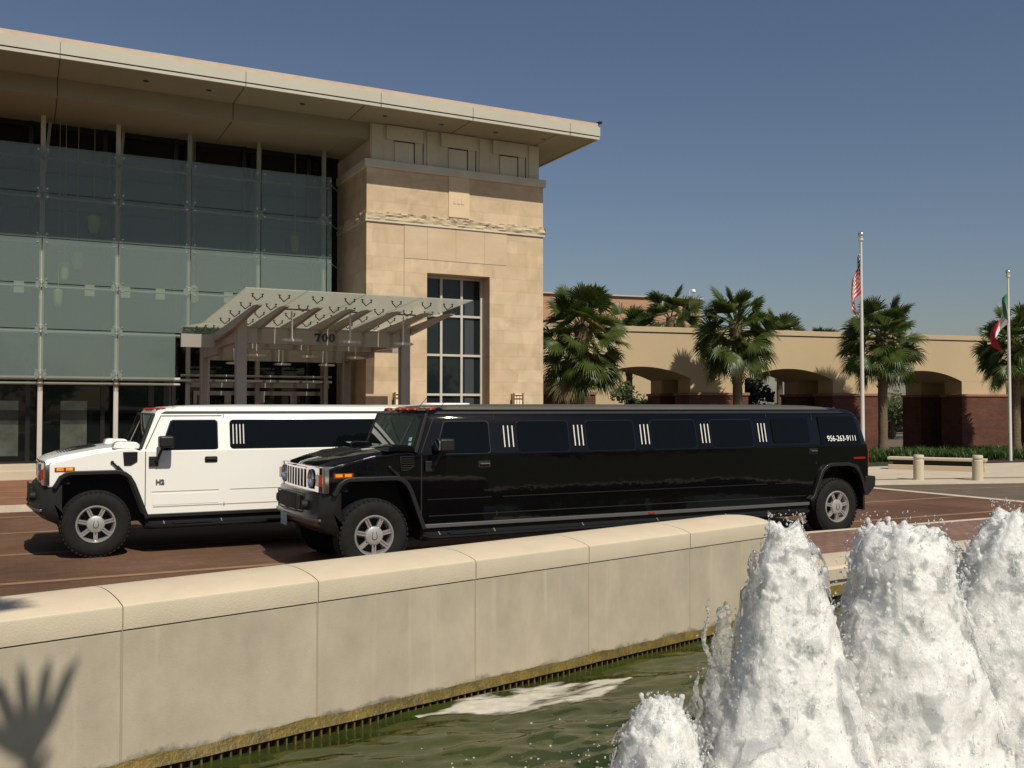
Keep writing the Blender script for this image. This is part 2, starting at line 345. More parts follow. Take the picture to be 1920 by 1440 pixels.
def rrect(x0, z0, x1, z1, r, n=4):
    p = []
    for cx, cz, a in ((x1 - r, z1 - r, 0), (x0 + r, z1 - r, 90), (x0 + r, z0 + r, 180), (x1 - r, z0 + r, 270)):
        for i in range(n + 1):
            t = R(a + 90 * i / n); p.append((cx + r * math.cos(t), cz + r * math.sin(t)))
    return p
ID = lambda u, v, w: (u, w, v)   # outline in x,z ; sweep along y

# ------------------------------------------------------------------ ground, road, pavements
def sheet(name, poly, z, m, **kw):
    b = MB(); b.add([(x, y, z) for x, y in poly], [tuple(range(len(poly)))])
    return b.build(name, m, smooth=0, kind='structure', **kw)
WD = Vector((math.cos(R(12.9)), math.sin(R(12.9)), 0)); WN = Vector((-WD.y, WD.x, 0))      # the fountain wall runs 15 degrees off the kerb
W0 = Vector((.545, 5.93, 0))
def wp(t, n, z): p = W0 + WD * t + WN * n; return (p.x, p.y, z)
WEND = 6.44
pool = [wp(-7.5, .30, 0)[:2], wp(WEND - .1, .30, 0)[:2], (7.6, 7.95), (8.6, 8.02), (18, 8.02), (18, .9), (-7.5, .9)]
outer = [(-400, -300), (600, -300), (600, 700), (-400, 700)]
tri = tessellate_polygon([[Vector((x, y, 0)) for x, y in outer], [Vector((x, y, 0)) for x, y in pool]])
b = MB(); b.add([(x, y, -.02) for x, y in outer + pool], tri); g = b.build('ground', M['ground'], smooth=0, fix=False, kind='structure')
if g.data.polygons[0].normal.z < 0: g.data.flip_normals()
sheet('road', [(-60, 10.45), (18.6, 10.45), (18.6, 17.5), (14, 19.3), (8, 20.25), (-60, 20.4), (-60, -10.0), (-7.4, 4.1), (3.2, 7.05), (3.2, 10.45)], .004, M['pavers'])
sheet('asphalt_road', [(18.8, 10.45), (120, 10.45), (120, -10), (160, -10), (160, -20), (200, -20), (200, 10), (60, 10), (35, 12.9), (23.2, 16.1), (18.8, 17.45)], .004, M['asphalt'])
sheet('road_crossing_band', [(18.45, 10.45), (18.75, 10.45), (18.75, 17.5), (18.45, 17.6)], .009, M['kerb'])
for i, y in enumerate((11.9, 14.25, 16.75, 19.2)):
    sheet('road_paver_band', [(-60, y), (18.45, y), (18.45, y + .14), (-60, y + .14)], .009 , M['band'])
sheet('road_paver_band', [(18.76, 15.9), (24, 15.2), (24, 15.32), (18.76, 16.02)], .009, M['band'])
# far walk: raised behind the cream kerb, running flush to the plaza on the right
edge = [(-60, 20.45), (8, 20.3), (11, 19.95), (14, 19.35), (19.1, 17.55), (23.2, 16.25), (35, 12.95), (60, 10.1)]
b = MB()
for (xa, ya), (xb, yb) in zip(edge[:-1], edge[1:]):
    za = .12 if xa < 9 else .05; zb = .12 if xb < 9 else .05
    b.add([(xa, ya, 0), (xb, yb, 0), (xb, yb, zb), (xa, ya, za), (xa, ya + .16, za), (xb, yb + .16, zb), (xb, yb + .16, 0), (xa, ya + .16, 0)], [(0, 1, 2, 3), (3, 2, 5, 4), (4, 5, 6, 7)])
b.build('far_kerb', M['kerb'], smooth=0, kind='structure')
sheet('walkway', [(-60, 20.55), (8, 20.42), (11, 20.08), (12, 19.9), (12, 60), (-60, 60)], .115, M['walkpavers'])
for y in (22.0, 23.7, 25.4): sheet('walkway_band', [(-60, y), (12, y), (12, y + .2), (-60, y + .2)], .12, M['band'])
sheet('plaza_pavement', [(12, 19.9), (14, 19.48), (19.1, 17.68), (23.2, 16.38), (35, 13.08), (60, 10.2), (120, 10.2), (120, 30), (45, 21), (31, 22.1), (26.3, 22.6), (12, 24)], .046, M['concrete'])
sheet('plaza_brick_strip', [(14, 20.2), (19.3, 18.6), (35, 14.1), (35, 14.35), (19.3, 18.85), (14, 20.45)], .050, M['walkpavers'])
sheet('parking_lot', [(10, 34.5), (200, 4), (300, 300), (0, 300)], .0, M['asphalt'])
# near sidewalk between the basin and the kerb
swp = [wp(3.2, .58, 0)[:2], wp(WEND - .3, .58, 0)[:2], (7.3, 8.1), (8.8, 8.6), (60, 8.6), (60, 10.40), (3.6, 10.40), (3.3, 9.6)]
b = MB(); b.add([(x, y, .148) for x, y in swp], tessellate_polygon([[Vector((x, y, 0)) for x, y in swp]]))
o = b.build('near_sidewalk', M['sidepavers'], smooth=0, fix=False, kind='structure')
if o.data.polygons[0].normal.z < 0: o.data.flip_normals()
b = MB(); b.box(3.6, 60, 10.37, 10.50, 0, .152); b.build('near_kerb', M['kerb'], bevel=.012, kind='structure')

# ------------------------------------------------------------------ the pool: water, wall, rim
def fbm(x, y, z=0, o=4): return noise.fractal(Vector((x, y, z)), 1.0, 2.0, o)
JETS = [(3.12, 4.30), (3.98, 4.26), (4.84, 4.16), (5.72, 4.02)]
b = MB(); nx, ny = 330, 190; X0, X1, Y0, Y1 = -2.2, 9.2, 3.2, 8.1
vs = []
for j in range(ny + 1):
    for i in range(nx + 1):
        x = X0 + (X1 - X0) * i / nx; y = Y0 + (Y1 - Y0) * j / ny
        dj = min(math.hypot(x - a, y - c) for a, c in JETS)
        amp = .6 + 1.6 * math.exp(-dj / .8)
        h = .034 * fbm(x * 1.5 + .8 * y, y * 3.0, 1.3, 3) + .012 * fbm(x * 5, y * 9, 5.1, 3) * amp + .006 * amp * noise.noise(Vector((x * 16, y * 22, 2)))
        h += .006 * amp * math.sin(dj * 20) * math.exp(-dj / 1.2)
        vs.append((x, y, -.200 + h * amp))
b.add(vs, [(j * (nx + 1) + i, j * (nx + 1) + i + 1, (j + 1) * (nx + 1) + i + 1, (j + 1) * (nx + 1) + i) for j in range(ny) for i in range(nx)])
b.add([(-9, .8, -.202), (18.2, .8, -.202), (18.2, 3.2, -.202), (-9, 3.2, -.202)], [(0, 1, 2, 3)])
b.add([(9.2, 3.2, -.202), (18.2, 3.2, -.202), (18.2, 8.2, -.202), (9.2, 8.2, -.202)], [(0, 1, 2, 3)])
b.add([(-9, 3.2, -.202), (-2.2, 3.2, -.202), (-2.2, 8.2, -.202), (-9, 8.2, -.202)], [(0, 1, 2, 3)])
b.build('pool_water', M['water'], smooth=60, kind='structure')
# near edge of the pool, where the photographer stands
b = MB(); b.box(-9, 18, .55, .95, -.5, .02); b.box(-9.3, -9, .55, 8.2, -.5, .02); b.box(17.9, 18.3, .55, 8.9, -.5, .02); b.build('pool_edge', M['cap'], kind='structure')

wall = empty('fountain_wall', wp(0, 0, 0), label='low cream concrete fountain wall with a rounded coping between the green pool and the brick drive', category='wall')
def wall_local(t, n, z):   # along the wall, through it, up (object space is world space minus the origin)
    p = WD * t + WN * n; return (p.x, p.y, z)
joints = [-7.6, -6.3, -5.0, -3.7, -2.4, -1.15, 0, 1.25, 2.56, 3.74, 5.03, WEND]
for a, c in zip(joints[:-1], joints[1:]):
    last = c == WEND
    # face panel
    b = MB(wall_local); b.box(a + .004, c - .004 - (.10 if last else 0), .006, .60, -.10, .661)
    b.build('wall_panel', M['precast'], wall, bevel=.006, seg=1)
    # coping stone with a crowned top
    prof = [(0, .668), (0, .793), (.006, .802), (.018, .807)]
    for i in range(1, 9):
        u = i / 9; prof.append((.018 + .592 * u, .807 + .048 * math.sin(math.pi * (.04 + .80 * u))))
    prof += [(.625, .822), (.645, .805), (.65, .78), (.65, .668)]
    b = MB(wall_local)
    if not last:
        b.prism(prof, a + .0035, c - .0035, lambda u, v, w: (w, u, v))
    else:      # bull-nosed end
        n = len(prof); vs = []; cuts = [a + .005, c - .30, c - .22, c - .14, c - .07, c - .03, c]
        for k, t in enumerate(cuts):
            q = max(0., (t - (c - .30)) / .30); sh = 1 - .42 * (1 - math.sqrt(max(0, 1 - q * q)))
            for u, v in prof: vs.append((t, .31 + (u - .31) * sh, v - (.05 * (1 - math.sqrt(max(0, 1 - q * q)))) * (1 if v > .7 else 0)))
        fs = [(k * n + i, k * n + (i + 1) % n, (k + 1) * n + (i + 1) % n, (k + 1) * n + i) for k in range(len(cuts) - 1) for i in range(n)]
        fs += [tuple(range(n)), tuple((len(cuts) - 1) * n + i for i in range(n))]
        b.add(vs, fs)
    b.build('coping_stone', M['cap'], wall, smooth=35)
    b = MB(wall_local); b.box(a, c - (.15 if last else 0), .022, .58, .64, .672)
    b.build('mortar_bed', M['mortarline'], wall, smooth=0)
    if not last: b = MB(wall_local); b.box(c - .02, c + .02, .011, .55, -.1, .80); b.build('mortar_joint', mat('pale_joint', (.33, .285, .21), .9), wall, smooth=0)
# algae ledge, overflow slots
b = MB(wall_local); n = 420; vs = []
T0, T1 = -7.6, WEND - .12
for i in range(n + 1):
    t = T0 + (T1 - T0) * i / n; k = .018 * noise.noise(Vector((t * 3, 0, 0))) + .008 * noise.noise(Vector((t * 14, 3, 0)))
    vs += [(t, .004, -.085 + k), (t, -.008 + k * .3, -.115 + k * .5), (t, -.028, -.150 + k * .3), (t, .0, -.158)]
b.add(vs, [(i * 4 + j, (i + 1) * 4 + j, (i + 1) * 4 + j + 1, i * 4 + j + 1) for i in range(n) for j in range(3)])
b.build('algae_ledge', M['algae'], wall, smooth=50, fix=False)
b = MB(wall_local); b.box(T0, T1, .03, .3, -.4, -.101); b.build('overflow_channel', M['slot'], wall, smooth=0)
b = MB(wall_local); t = T0
while t < T1: b.box(t, t + .012, -.012, .03, -.26, -.150); t += .062
b.build('overflow_grille', M['rib'], wall, smooth=0)

# the low rim that continues the basin to the right
rimc = [(6.85, 7.74), (7.25, 7.98), (7.9, 8.24), (8.7, 8.34), (10.5, 8.36), (18.2, 8.36)]
rim = empty('pool_rim', (8.7, 8.3, 0), label='low cream stone rim of the basin, level with the brick sidewalk behind the jets', category='kerb')
def sweep(b, path, prof, org):
    path = [Vector((x, y, 0)) for x, y in path]; n = len(prof); vs = []
    for i, p in enumerate(path):
        d = (path[min(i + 1, len(path) - 1)] - path[max(i - 1, 0)]).normalized(); nn = Vector((-d.y, d.x, 0))
        for u, v in prof: q = p + nn * u - Vector((org[0], org[1], 0)); vs.append((q.x, q.y, v))
    b.add(vs, [(i * n + k, i * n + (k + 1) % n, (i + 1) * n + (k + 1) % n, (i + 1) * n + k) for i in range(len(path) - 1) for k in range(n)] + [tuple(range(n)), tuple((len(path) - 1) * n + k for k in range(n))])
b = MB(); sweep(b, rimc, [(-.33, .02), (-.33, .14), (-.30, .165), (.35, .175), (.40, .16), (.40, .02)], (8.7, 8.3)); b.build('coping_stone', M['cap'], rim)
b = MB(); sweep(b, rimc, [(-.29, -.09), (-.29, .018), (.38, .018), (.38, -.09)], (8.7, 8.3)); b.build('rim_face', M['precast'], rim)
b = MB(); sweep(b, rimc, [(-.35, -.15), (-.30, -.05), (-.2, -.05), (-.2, -.15)], (8.7, 8.3)); b.build('algae_ledge', M['algae'], rim)
b = MB(); sweep(b, rimc, [(-.30, -.4), (-.30, -.12), (0, -.12), (0, -.4)], (8.7, 8.3)); b.build('overflow_channel', M['slot'], rim)

# ------------------------------------------------------------------ fountain jets
def remeshed(b, name, m, vox, parent=None, amp=.0, seed=0., **props):
    o = b.build(name, m, None, smooth=0, fix=False)
    r = o.modifiers.new('r', 'REMESH'); r.mode = 'VOXEL'; r.voxel_size = vox; r.use_smooth_shade = True
    dg = bpy.context.evaluated_depsgraph_get(); me = bpy.data.meshes.new_from_object(o.evaluated_get(dg))
    o.modifiers.clear(); old = o.data; o.data = me; bpy.data.meshes.remove(old)
    if amp:
        nv = len(me.vertices); co = np.empty(nv * 3, np.float32); me.vertices.foreach_get('co', co); co = co.reshape(-1, 3)
        no = np.empty(nv * 3, np.float32); me.vertices.foreach_get('normal', no); no = no.reshape(-1, 3)
        d = np.array([noise.noise(Vector((c[0] * 30 + seed, c[1] * 30, c[2] * 16))) * .6 + noise.noise(Vector((c[0] * 75, c[1] * 75 + seed, c[2] * 48))) * .5 for c in co])
        co += no * (d * amp)[:, None]; me.vertices.foreach_set('co', co.ravel())
    me.polygons.foreach_set('use_smooth', [True] * len(me.polygons)); me.update()
    if parent: o.parent = parent
    for k, v in props.items(): o[k] = v
    return o
def jet(loc, H, prof, label, spikes, seed, nb, spread=1., side=None):
    rnd = random.Random(seed); t = empty('fountain_jet', (loc[0], loc[1], -.2), label=label, category='water jet', group='white water jets of the fountain')
    def rad(h):
        for (h0, r0), (h1, r1) in zip(prof[:-1], prof[1:]):
            if h <= h1: return r0 + (r1 - r0) * (h - h0) / (h1 - h0)
        return prof[-1][1]
    b = MB(); NA, NH = 150, int(H * 110); vs = []
    for q in range(NH + 1):
        h = H * q / NH
        for k in range(NA):
            a = 2 * math.pi * k / NA; ca, sa = math.cos(a), math.sin(a); R0 = rad(h)
            n1 = noise.noise(Vector((ca * 1.3 + seed, sa * 1.3, h * 2.2))); n2 = noise.noise(Vector((ca * R0 * 11 + seed, sa * R0 * 11, h * 7))); n3 = abs(noise.noise(Vector((ca * R0 * 26, sa * R0 * 26 + seed, h * 15))))
            r = R0 * (.98 + .15 * n1) + .024 * n2 + .010 * n3
            top = (.05 * noise.noise(Vector((ca * 2.5, sa * 2.5 + seed, 1))) + .035 * noise.noise(Vector((ca * 7, sa * 7 + seed, 1)))) * (h / H) ** 3
            vs.append((r * ca, r * sa, h + top))
    vs.append((0, 0, 0)); vs.append((0, 0, H * .985)); L0 = len(vs)
    b.add(vs, [(q * NA + k, q * NA + (k + 1) % NA, (q + 1) * NA + (k + 1) % NA, (q + 1) * NA + k) for q in range(NH) for k in range(NA)] + [((k + 1) % NA, k, L0 - 2) for k in range(NA)] + [(NH * NA + k, NH * NA + (k + 1) % NA, L0 - 1) for k in range(NA)])
    for i in range(nb):
        h = H * rnd.random() ** 1.1; a = rnd.random() * 6.283; r = rad(h) * rnd.uniform(.90, 1.07); sz = rnd.uniform(.005, .013)
        b.ball((r * math.cos(a), r * math.sin(a), h), sz, 6, 4, (1, 1, rnd.uniform(.9, 1.9)))
    for i in range(spikes):   # tongues and beads thrown up at the crest and flanks
        a = rnd.random() * 6.283; h = H * rnd.uniform(.55, .98); r = rad(h) * rnd.uniform(.5, 1.02)
        L = rnd.uniform(.03, .11); ox = math.cos(a) * rnd.uniform(.0, .05); oy = math.sin(a) * rnd.uniform(0, .05)
        k = 6
        for q in range(k): b.ball((r * math.cos(a) + ox * q / k, r * math.sin(a) + oy * q / k, h + L * q / k), .020 * (1 - .6 * q / k) + (.007 if q == k - 1 else 0), 6, 4)
    if side:
        fb = MB(); side(fb, rnd); remeshed(fb, 'splash_finger', M['veil'], .0075, t, .010, seed)
    remeshed(b, 'water_column', M['foam'], .0080, t, .0080, seed)
    vb = MB(); NA, NH = 120, int(H * 80); vs = []; kp = []
    for q in range(NH + 1):
        h = H * .955 * q / NH
        for k in range(NA):
            a = 2 * math.pi * k / NA; ca, sa = math.cos(a), math.sin(a); R0 = rad(min(h, H)) + .02
            r = R0 * (1.02 + .20 * noise.noise(Vector((ca * 1.3 + seed, sa * 1.3, h * 2.2)))) + .05 * noise.noise(Vector((ca * R0 * 8 + 9, sa * R0 * 8, h * 5 + seed))) + .012
            vs.append((r * ca, r * sa, h)); kp.append(noise.noise(Vector((ca * R0 * 7 + 5, sa * R0 * 7 + seed, h * 4.0))) + .5 * noise.noise(Vector((ca * R0 * 20, sa * R0 * 20 + seed, h * 9))) > .22)
    vb.add(vs, [(q * NA + k, q * NA + (k + 1) % NA, (q + 1) * NA + (k + 1) % NA, (q + 1) * NA + k) for q in range(NH) for k in range(NA) if kp[q * NA + k] and kp[(q + 1) * NA + k] and kp[q * NA + (k + 1) % NA]])
    vo = vb.build('water_veil', M['veil'], t, smooth=180, fix=False); sd = vo.modifiers.new('s', 'SOLIDIFY'); sd.thickness = .010; sb = vo.modifiers.new('d', 'SUBSURF'); sb.levels = sb.render_levels = 1
    d = MB()
    for i in range(int(800 * spread)):
        a = rnd.random() * 6.283; h = H * rnd.uniform(.05, 1.06); r = rad(min(h, H)) * (1.02 + abs(rnd.gauss(0, .13))) + .01
        d.ball((r * math.cos(a), r * math.sin(a), h), rnd.uniform(.002, .0062), 6, 4, (1, 1, rnd.uniform(.9, 1.6)))
    d.build('spray_droplets', M['drop'], t, smooth=180, fix=False, kind='stuff')
    return t
def side_fingers(b, rnd):    # thin glassy columns thrown to the left of the first tall jet
    for x, y, h, r in ((-.43, .20, .98, .022), (-.36, .17, .95, .045), (-.33, .15, .99, .034), (-.30, .17, .86, .04), (-.50, .20, .62, .016), (-.47, .26, .50, .026), (-.44, .12, .55, .035), (-.52, .16, .30, .04), (-.40, .20, .60, .05)):
        n = 34
        for q in range(n):
            z = h * q / (n - 1); w = r * (1.5 - .9 * q / n) * (.8 + .35 * rnd.random())
            b.ball((x + .014 * math.sin(q * .55 + x * 9) + .05 * (1 - q / n), y + .012 * math.cos(q * .7), z), w, 6, 4, (1, 1, 1.3))
        for k in range(10):
            z = h * rnd.uniform(.35, 1.08); b.ball((x + rnd.uniform(-.07, .03), y + rnd.uniform(-.03, .03), z), rnd.uniform(.005, .012), 6, 4)
jet(JETS[0], .55, [(0, .31), (.15, .24), (.35, .185), (.47, .13), (.55, .06)], 'short squat jet of white water, the smallest, left of the tall ones', 40, 3, 260, .8)
jet(JETS[1], 1.44, [(0, .60), (.2, .50), (.5, .385), (.85, .275), (1.1, .20), (1.3, .135), (1.44, .08)], 'tall white water jet tapering to a narrow point in front of the wall end', 60, 11, 800, 1.6, side_fingers)
jet(JETS[2], 1.40, [(0, .62), (.25, .53), (.6, .43), (1.0, .335), (1.28, .28), (1.4, .20)], 'broad flat-topped white water jet, the middle one of the three tall jets', 90, 23, 900, 1.6)
jet(JETS[3], 1.46, [(0, .64), (.3, .57), (.7, .48), (1.05, .36), (1.25, .27), (1.46, .12)], 'tall white water jet cut by the right edge of the picture', 70, 31, 900, 1.6)
# churned froth lying round the feet of the jets and a drift of foam by the wall
rnd = random.Random(5); b = MB()
for (jx, jy), rr in zip(JETS, (.62, .95, .95, .95)):
    for i in range(900):
        a = rnd.random() * 6.283; r = rr * math.sqrt(rnd.random()) * rnd.uniform(.7, 1.12)
        b.ball((jx + r * math.cos(a), jy + r * math.sin(a) * .9, -.222 + .16 * (1 - min(1, r / rr)) * rnd.random()), rnd.uniform(.02, .05), 6, 4, (1.3, 1.3, .8))
remeshed(b, 'froth', M['foam'], .014, None, .014, 3., kind='stuff', label='churned white froth around the feet of the water jets')
b = MB(); vs = []; ev = []; nn = 160; nm = 70
for j in range(nm):
    for i in range(nn):
        u = i / (nn - 1); v = j / (nm - 1); t = 1.95 + 1.85 * u; n = -.02 - 1.0 * v
        x, y, _ = wp(t, n, 0)
        mid = .10 + .30 * u; wd = .02 + .34 * max(0, math.sin(math.pi * min(1, max(0, (u - .08)) * 1.12))) ** 1.2
        e = 1 - ((v - mid) / (wd + .02)) ** 2 + .9 * noise.noise(Vector((t * 2.2, n * 4.5, 0))) + (.9 * noise.noise(Vector((t * 1.6, n * 15, 5))) - .15) * max(0, u - .4) * 2
        ev.append(max(-1, min(.75, e * .6))); vs.append((x, y, -.150 + .008 * noise.noise(Vector((t * 9, n * 9, 2)))))
b.add(vs, [(j * nn + i, j * nn + i + 1, (j + 1) * nn + i + 1, (j + 1) * nn + i) for j in range(nm - 1) for i in range(nn - 1) if max(ev[j * nn + i], ev[j * nn + i + 1], ev[(j + 1) * nn + i]) > .0])
o = b.build('floating_foam', M['scum'], smooth=60, fix=False, kind='stuff', label='drift of pale foam floating on the pool beside the wall')
at_ = o.data.attributes.new('edge', 'FLOAT', 'POINT'); at_.data.foreach_set('value', ev)
wz = {}
def water_h(x, y):
    dj = min(math.hypot(x - a, y - c) for a, c in JETS); amp = .6 + 1.6 * math.exp(-dj / .8)
    h = .034 * fbm(x * 1.5 + .8 * y, y * 3.0, 1.3, 3) + .012 * fbm(x * 5, y * 9, 5.1, 3) * amp + .006 * amp * noise.noise(Vector((x * 16, y * 22, 2)))
    h += .006 * amp * math.sin(dj * 20) * math.exp(-dj / 1.2); return -.200 + h * amp
for v_ in o.data.vertices: v_.co.z = water_h(v_.co.x, v_.co.y) + .004
b = MB(); rnd = random.Random(9)
for i in range(900):
    jx, jy = rnd.choice(JETS[:3]); a = rnd.random() * 6.283; r = .45 + abs(rnd.gauss(0, .55)); b.ball((jx + r * math.cos(a), jy + r * math.sin(a), -.196), rnd.uniform(.003, .010), 6, 4, (1, 1, .7))
b.build('floating_bubbles', M['drop'], smooth=180, fix=False, kind='stuff', label='bubbles floating on the water round the jets')

# ------------------------------------------------------------------ stretch limousines
CY = 1.03                                  # centre line; y = 0 is the outer face of the near tyres
def both(fn):
    fn(MB()); fn(MB(lambda x, y, z: (x, 2 * CY - y, z)))
def sidey(z):                              # tumblehome of the glasshouse
    return .045 if z < 1.38 else .045 + (z - 1.38) / .49 * .10
def make_wheel(root, x, near):
    y0 = 0. if near else 2 * CY; sg = 1 if near else -1
    e = lambda px_, py_, pz_: (px_, sg * py_, pz_)
    b = MB(e); r = .435
    b.lathe([(.235, .03), (.27, .012), (.33, .004), (.375, .012), (.405, .028), (.425, .05), (r, .075), (r, .245), (.425, .27), (.375, .31), (.235, .30)], 56, axis='y')
    for k in range(44):
        a = 2 * math.pi * k / 44
        for (ya, yb, da, rr) in ((.022, .085, 0, .431), (.10, .16, .06, .439), (.165, .225, .01, .439), (.235, .295, .06, .431)):
            aa = a + da; cx, cz = math.cos(aa), math.sin(aa); tx, tz = -cz, cx; hw = .019
            vs = []
            for rad in (rr - .02, rr - .003):
                for yy in (ya, yb):
                    for s_ in (-1, 1): vs.append((cx * rad + tx * hw * s_, yy + (.006 if rad > rr else 0) * (1 if ya < .05 else 0), cz * rad + tz * hw * s_))
            b.add(vs, [(0, 1, 3, 2), (4, 6, 7, 5), (0, 4, 5, 1), (2, 3, 7, 6), (0, 2, 6, 4), (1, 5, 7, 3)])
    wobj = b.build('wheel', M['rubber'], root, smooth=35); wobj.location = (x, y0, .435)
    b = MB(e)
    b.lathe([(.238, .035), (.245, .022), (.238, .012), (.226, .012), (.215, .03), (.205, .05), (.198, .16)], 56, axis='y')
    for k in range(7):
        a = 2 * math.pi * k / 7 + .22
        for off in (-.017, .017):
            cx, cz = math.cos(a), math.sin(a); tx, tz = -cz, cx
            b.bar((cx * .09 + tx * off, .040, cz * .09 + tz * off), (cx * .215 + tx * off, .034, cz * .215 + tz * off), .016, .03, up=(0, 1, 0))
        b.bar((cx * .10, .058, cz * .10), (cx * .21, .052, cz * .21), .034, .02, up=(0, 1, 0))
    b.build('rim', M['alu'], wobj, smooth=40)
    b = MB(e); b.lathe([(.0, .125), (.20, .125)], 32, axis='y'); b.build('brake_disc', M['trimdark'], wobj)
    b = MB(e); b.lathe([(.112, .06), (.112, .03), (.104, .016), (.085, .009), (.0, .004)], 40, axis='y')
    b.build('hub_cap', M['alud'], wobj, smooth=40)
    b = MB(e); pts = []
    for i in range(21):
        t = R(-160 + 320 * i / 20); pts.append((.032 * math.sin(t) , .008, -.012 - .034 * math.cos(t) * 1.0))
    pts = [(-.020, .005, .050)] + [(.032 * math.sin(R(a)) , .004, -.008 - .036 * math.cos(R(a))) for a in range(-125, 126, 12)] + [(.020, .005, .050)]
    b.tube(pts, .0035, 5); b.build('hub_emblem', M['trim'], wobj)
    return wobj
def flare(pts, wd, name, m, root, y0=-.02, y1=.06):
    def f(b):
        P_ = [Vector((x, z, 0)) for x, z in pts]; inn = []; outr = []
        for i, p in enumerate(P_):
            d = (P_[min(i + 1, len(P_) - 1)] - P_[max(i - 1, 0)]).normalized(); n_ = Vector((-d.y, d.x, 0))
            outr.append((p.x + n_.x * wd, p.y + n_.y * wd)); inn.append((p.x, p.y))
        b.prism(inn + outr[::-1], y0, y1, ID); b.build(name, m, root, bevel=.012)
    both(f)
def panel(b, poly, y0=None, proud=.006, thick=.012):
    b.prism(poly, 0, 1, lambda u, v, w: (u, (sidey(v) if y0 is None else y0) - proud + thick * w, v))
def make_limo(loc, rz, paint, black, label):
    root = empty('stretch_limousine', loc, rz, label=label, category='limousine', group='stretch limousines parked side by side')
    P_ = M[paint]; tr = M['trim']
    WB = 7.43
    FA = [(-.46, .93), (-.40, 1.03), (-.30, 1.085), (.26, 1.085), (.38, 1.03), (.43, .93), (.58, .52)]
    RA = [(6.97, .60), (7.15, .98), (7.22, 1.04), (7.30, 1.06), (7.66, 1.06), (7.78, 1.03), (7.88, .93), (7.97, .66)]
    # lower body
    ol = [(-.57, .93), (-.60, 1.05), (-.585, 1.20), (-.545, 1.235), (-.30, 1.30), (0, 1.365), (.28, 1.405), (.45, 1.41), (.52, 1.38), (8.10, 1.385), (8.125, 1.26), (8.125, .66)] + RA[::-1] + [(6.8, .52), (.60, .52)] + FA[::-1]
    b = MB(); b.prism(ol, .035, 2 * CY - .035, ID); b.build('body', P_, root, bevel=.035, seg=4)
    # glasshouse: stacked rings (x front, x rear, half-width inset)
    rings = [(1.375, .535, 8.11, .045), (1.50, .58, 8.09, .071), (1.74, .675, 8.03, .120), (1.86, .715, 7.95, .145), (1.915, .76, 7.84, .185), (1.955, .90, 7.55, .30), (1.985, 1.35, 7.1, .55)]
    b = MB(); vs = []
    for z, xa, xb, ins in rings:
        rr = .05
        for x, y in ((xa + .045, ins), (xb - rr, ins), (xb - .012, ins + .02), (xb, ins + rr + .01), (xb, 2 * CY - ins - rr - .01), (xb - .012, 2 * CY - ins - .02), (xb - rr, 2 * CY - ins), (xa + .045, 2 * CY - ins), (xa + .01, 2 * CY - ins - .02), (xa, 2 * CY - ins - .06), (xa, ins + .06), (xa + .01, ins + .02)): vs.append((x, y, z))
    n = 12; fs = [(i * n + k, i * n + (k + 1) % n, (i + 1) * n + (k + 1) % n, (i + 1) * n + k) for i in range(len(rings) - 1) for k in range(n)]
    fs += [tuple(range(n)), tuple((len(rings) - 1) * n + k for k in range(n))]
    b.add(vs, fs); b.build('cabin', P_, root, smooth=32, bevel=.0)
    # raised roof skin
    b = MB(); vs = []
    for z, xa, xb, ins in ((1.925, .86, 7.62, .215), (1.962, .93, 7.5, .235), (1.985, 1.2, 7.25, .34), (1.998, 1.9, 6.7, .60)):
        for x, y in ((xa, ins + .1), (xa + .1, ins), (xb - .15, ins), (xb, ins + .15), (xb, 2 * CY - ins - .15), (xb - .15, 2 * CY - ins), (xa + .1, 2 * CY - ins), (xa, 2 * CY - ins - .1)): vs.append((x, y, z))
    n = 8; b.add(vs, [(i * n + k, i * n + (k + 1) % n, (i + 1) * n + (k + 1) % n, (i + 1) * n + k) for i in range(3) for k in range(n)] + [tuple(3 * n + k for k in range(n))])
    rf = b.build('roof', M['roofdust'] if black else P_, root, smooth=32)
    both(lambda b: (b.prism([(.80, 1.868), (7.75, 1.868), (7.62, 1.902), (.86, 1.902)], 0, 1, lambda u, v, w: (u, .152 + (v - 1.868) * .75 - .010 + .03 * w, v)), b.build('roof_rail', tr, root, bevel=.004)))
    if not black:
        b = MB(); b.prism(rrect(4.85, .55, 5.65, 1.5, .2), 1.985, 2.03, lambda u, v, w: (u, v, w)); b.build('roof_unit', P_, root, bevel=.03)
    # five amber clearance lamps along the roof front, aerials
    for y in (.27, .33 + .43, 1.03, 1.30, 1.79):
        b = MB(); b.ball((.80 if abs(y - CY) < .5 else .82, y, 1.925), .05, 10, 6, (1.5, 1.1, .55)); b.build('clearance_lamp', M['amberred'], root, smooth=80)
    for x, y, dx in ((.95, .30, .10), (.98, 1.15, .14)):
        b = MB(); b.tube([(x, y, 1.93), (x + dx, y, 2.08)], .004, 5); b.build('aerial', M['black'], root)
    # windscreen with its dark surround, dash reflection as a painted strip, stickers, wipers
    def ws(y, z, o=0.): 
        k = (z - 1.40) / .46; return (.545 + (.17) * k - o - .02 * (1 - ((y - CY) / .95) ** 2), y, z)
    def wsgrid(b, ya, yb, za, zb, o, t=.006, n=8):
        vs = []
        for s_ in (o, o - t):
            for i in range(n + 1):
                for z, inset in ((za, 0), (zb, .055)):
                    y = ya + inset + (yb - ya - 2 * inset) * i / n; vs.append(ws(y, z, s_))
        m_ = 2 * (n + 1); fs = []
        for i in range(n):
            fs += [(2 * i, 2 * i + 1, 2 * i + 3, 2 * i + 2), (m_ + 2 * i, m_ + 2 * i + 2, m_ + 2 * i + 3, m_ + 2 * i + 1), (2 * i, 2 * i + 2, m_ + 2 * i + 2, m_ + 2 * i), (2 * i + 1, m_ + 2 * i + 1, m_ + 2 * i + 3, 2 * i + 3)]
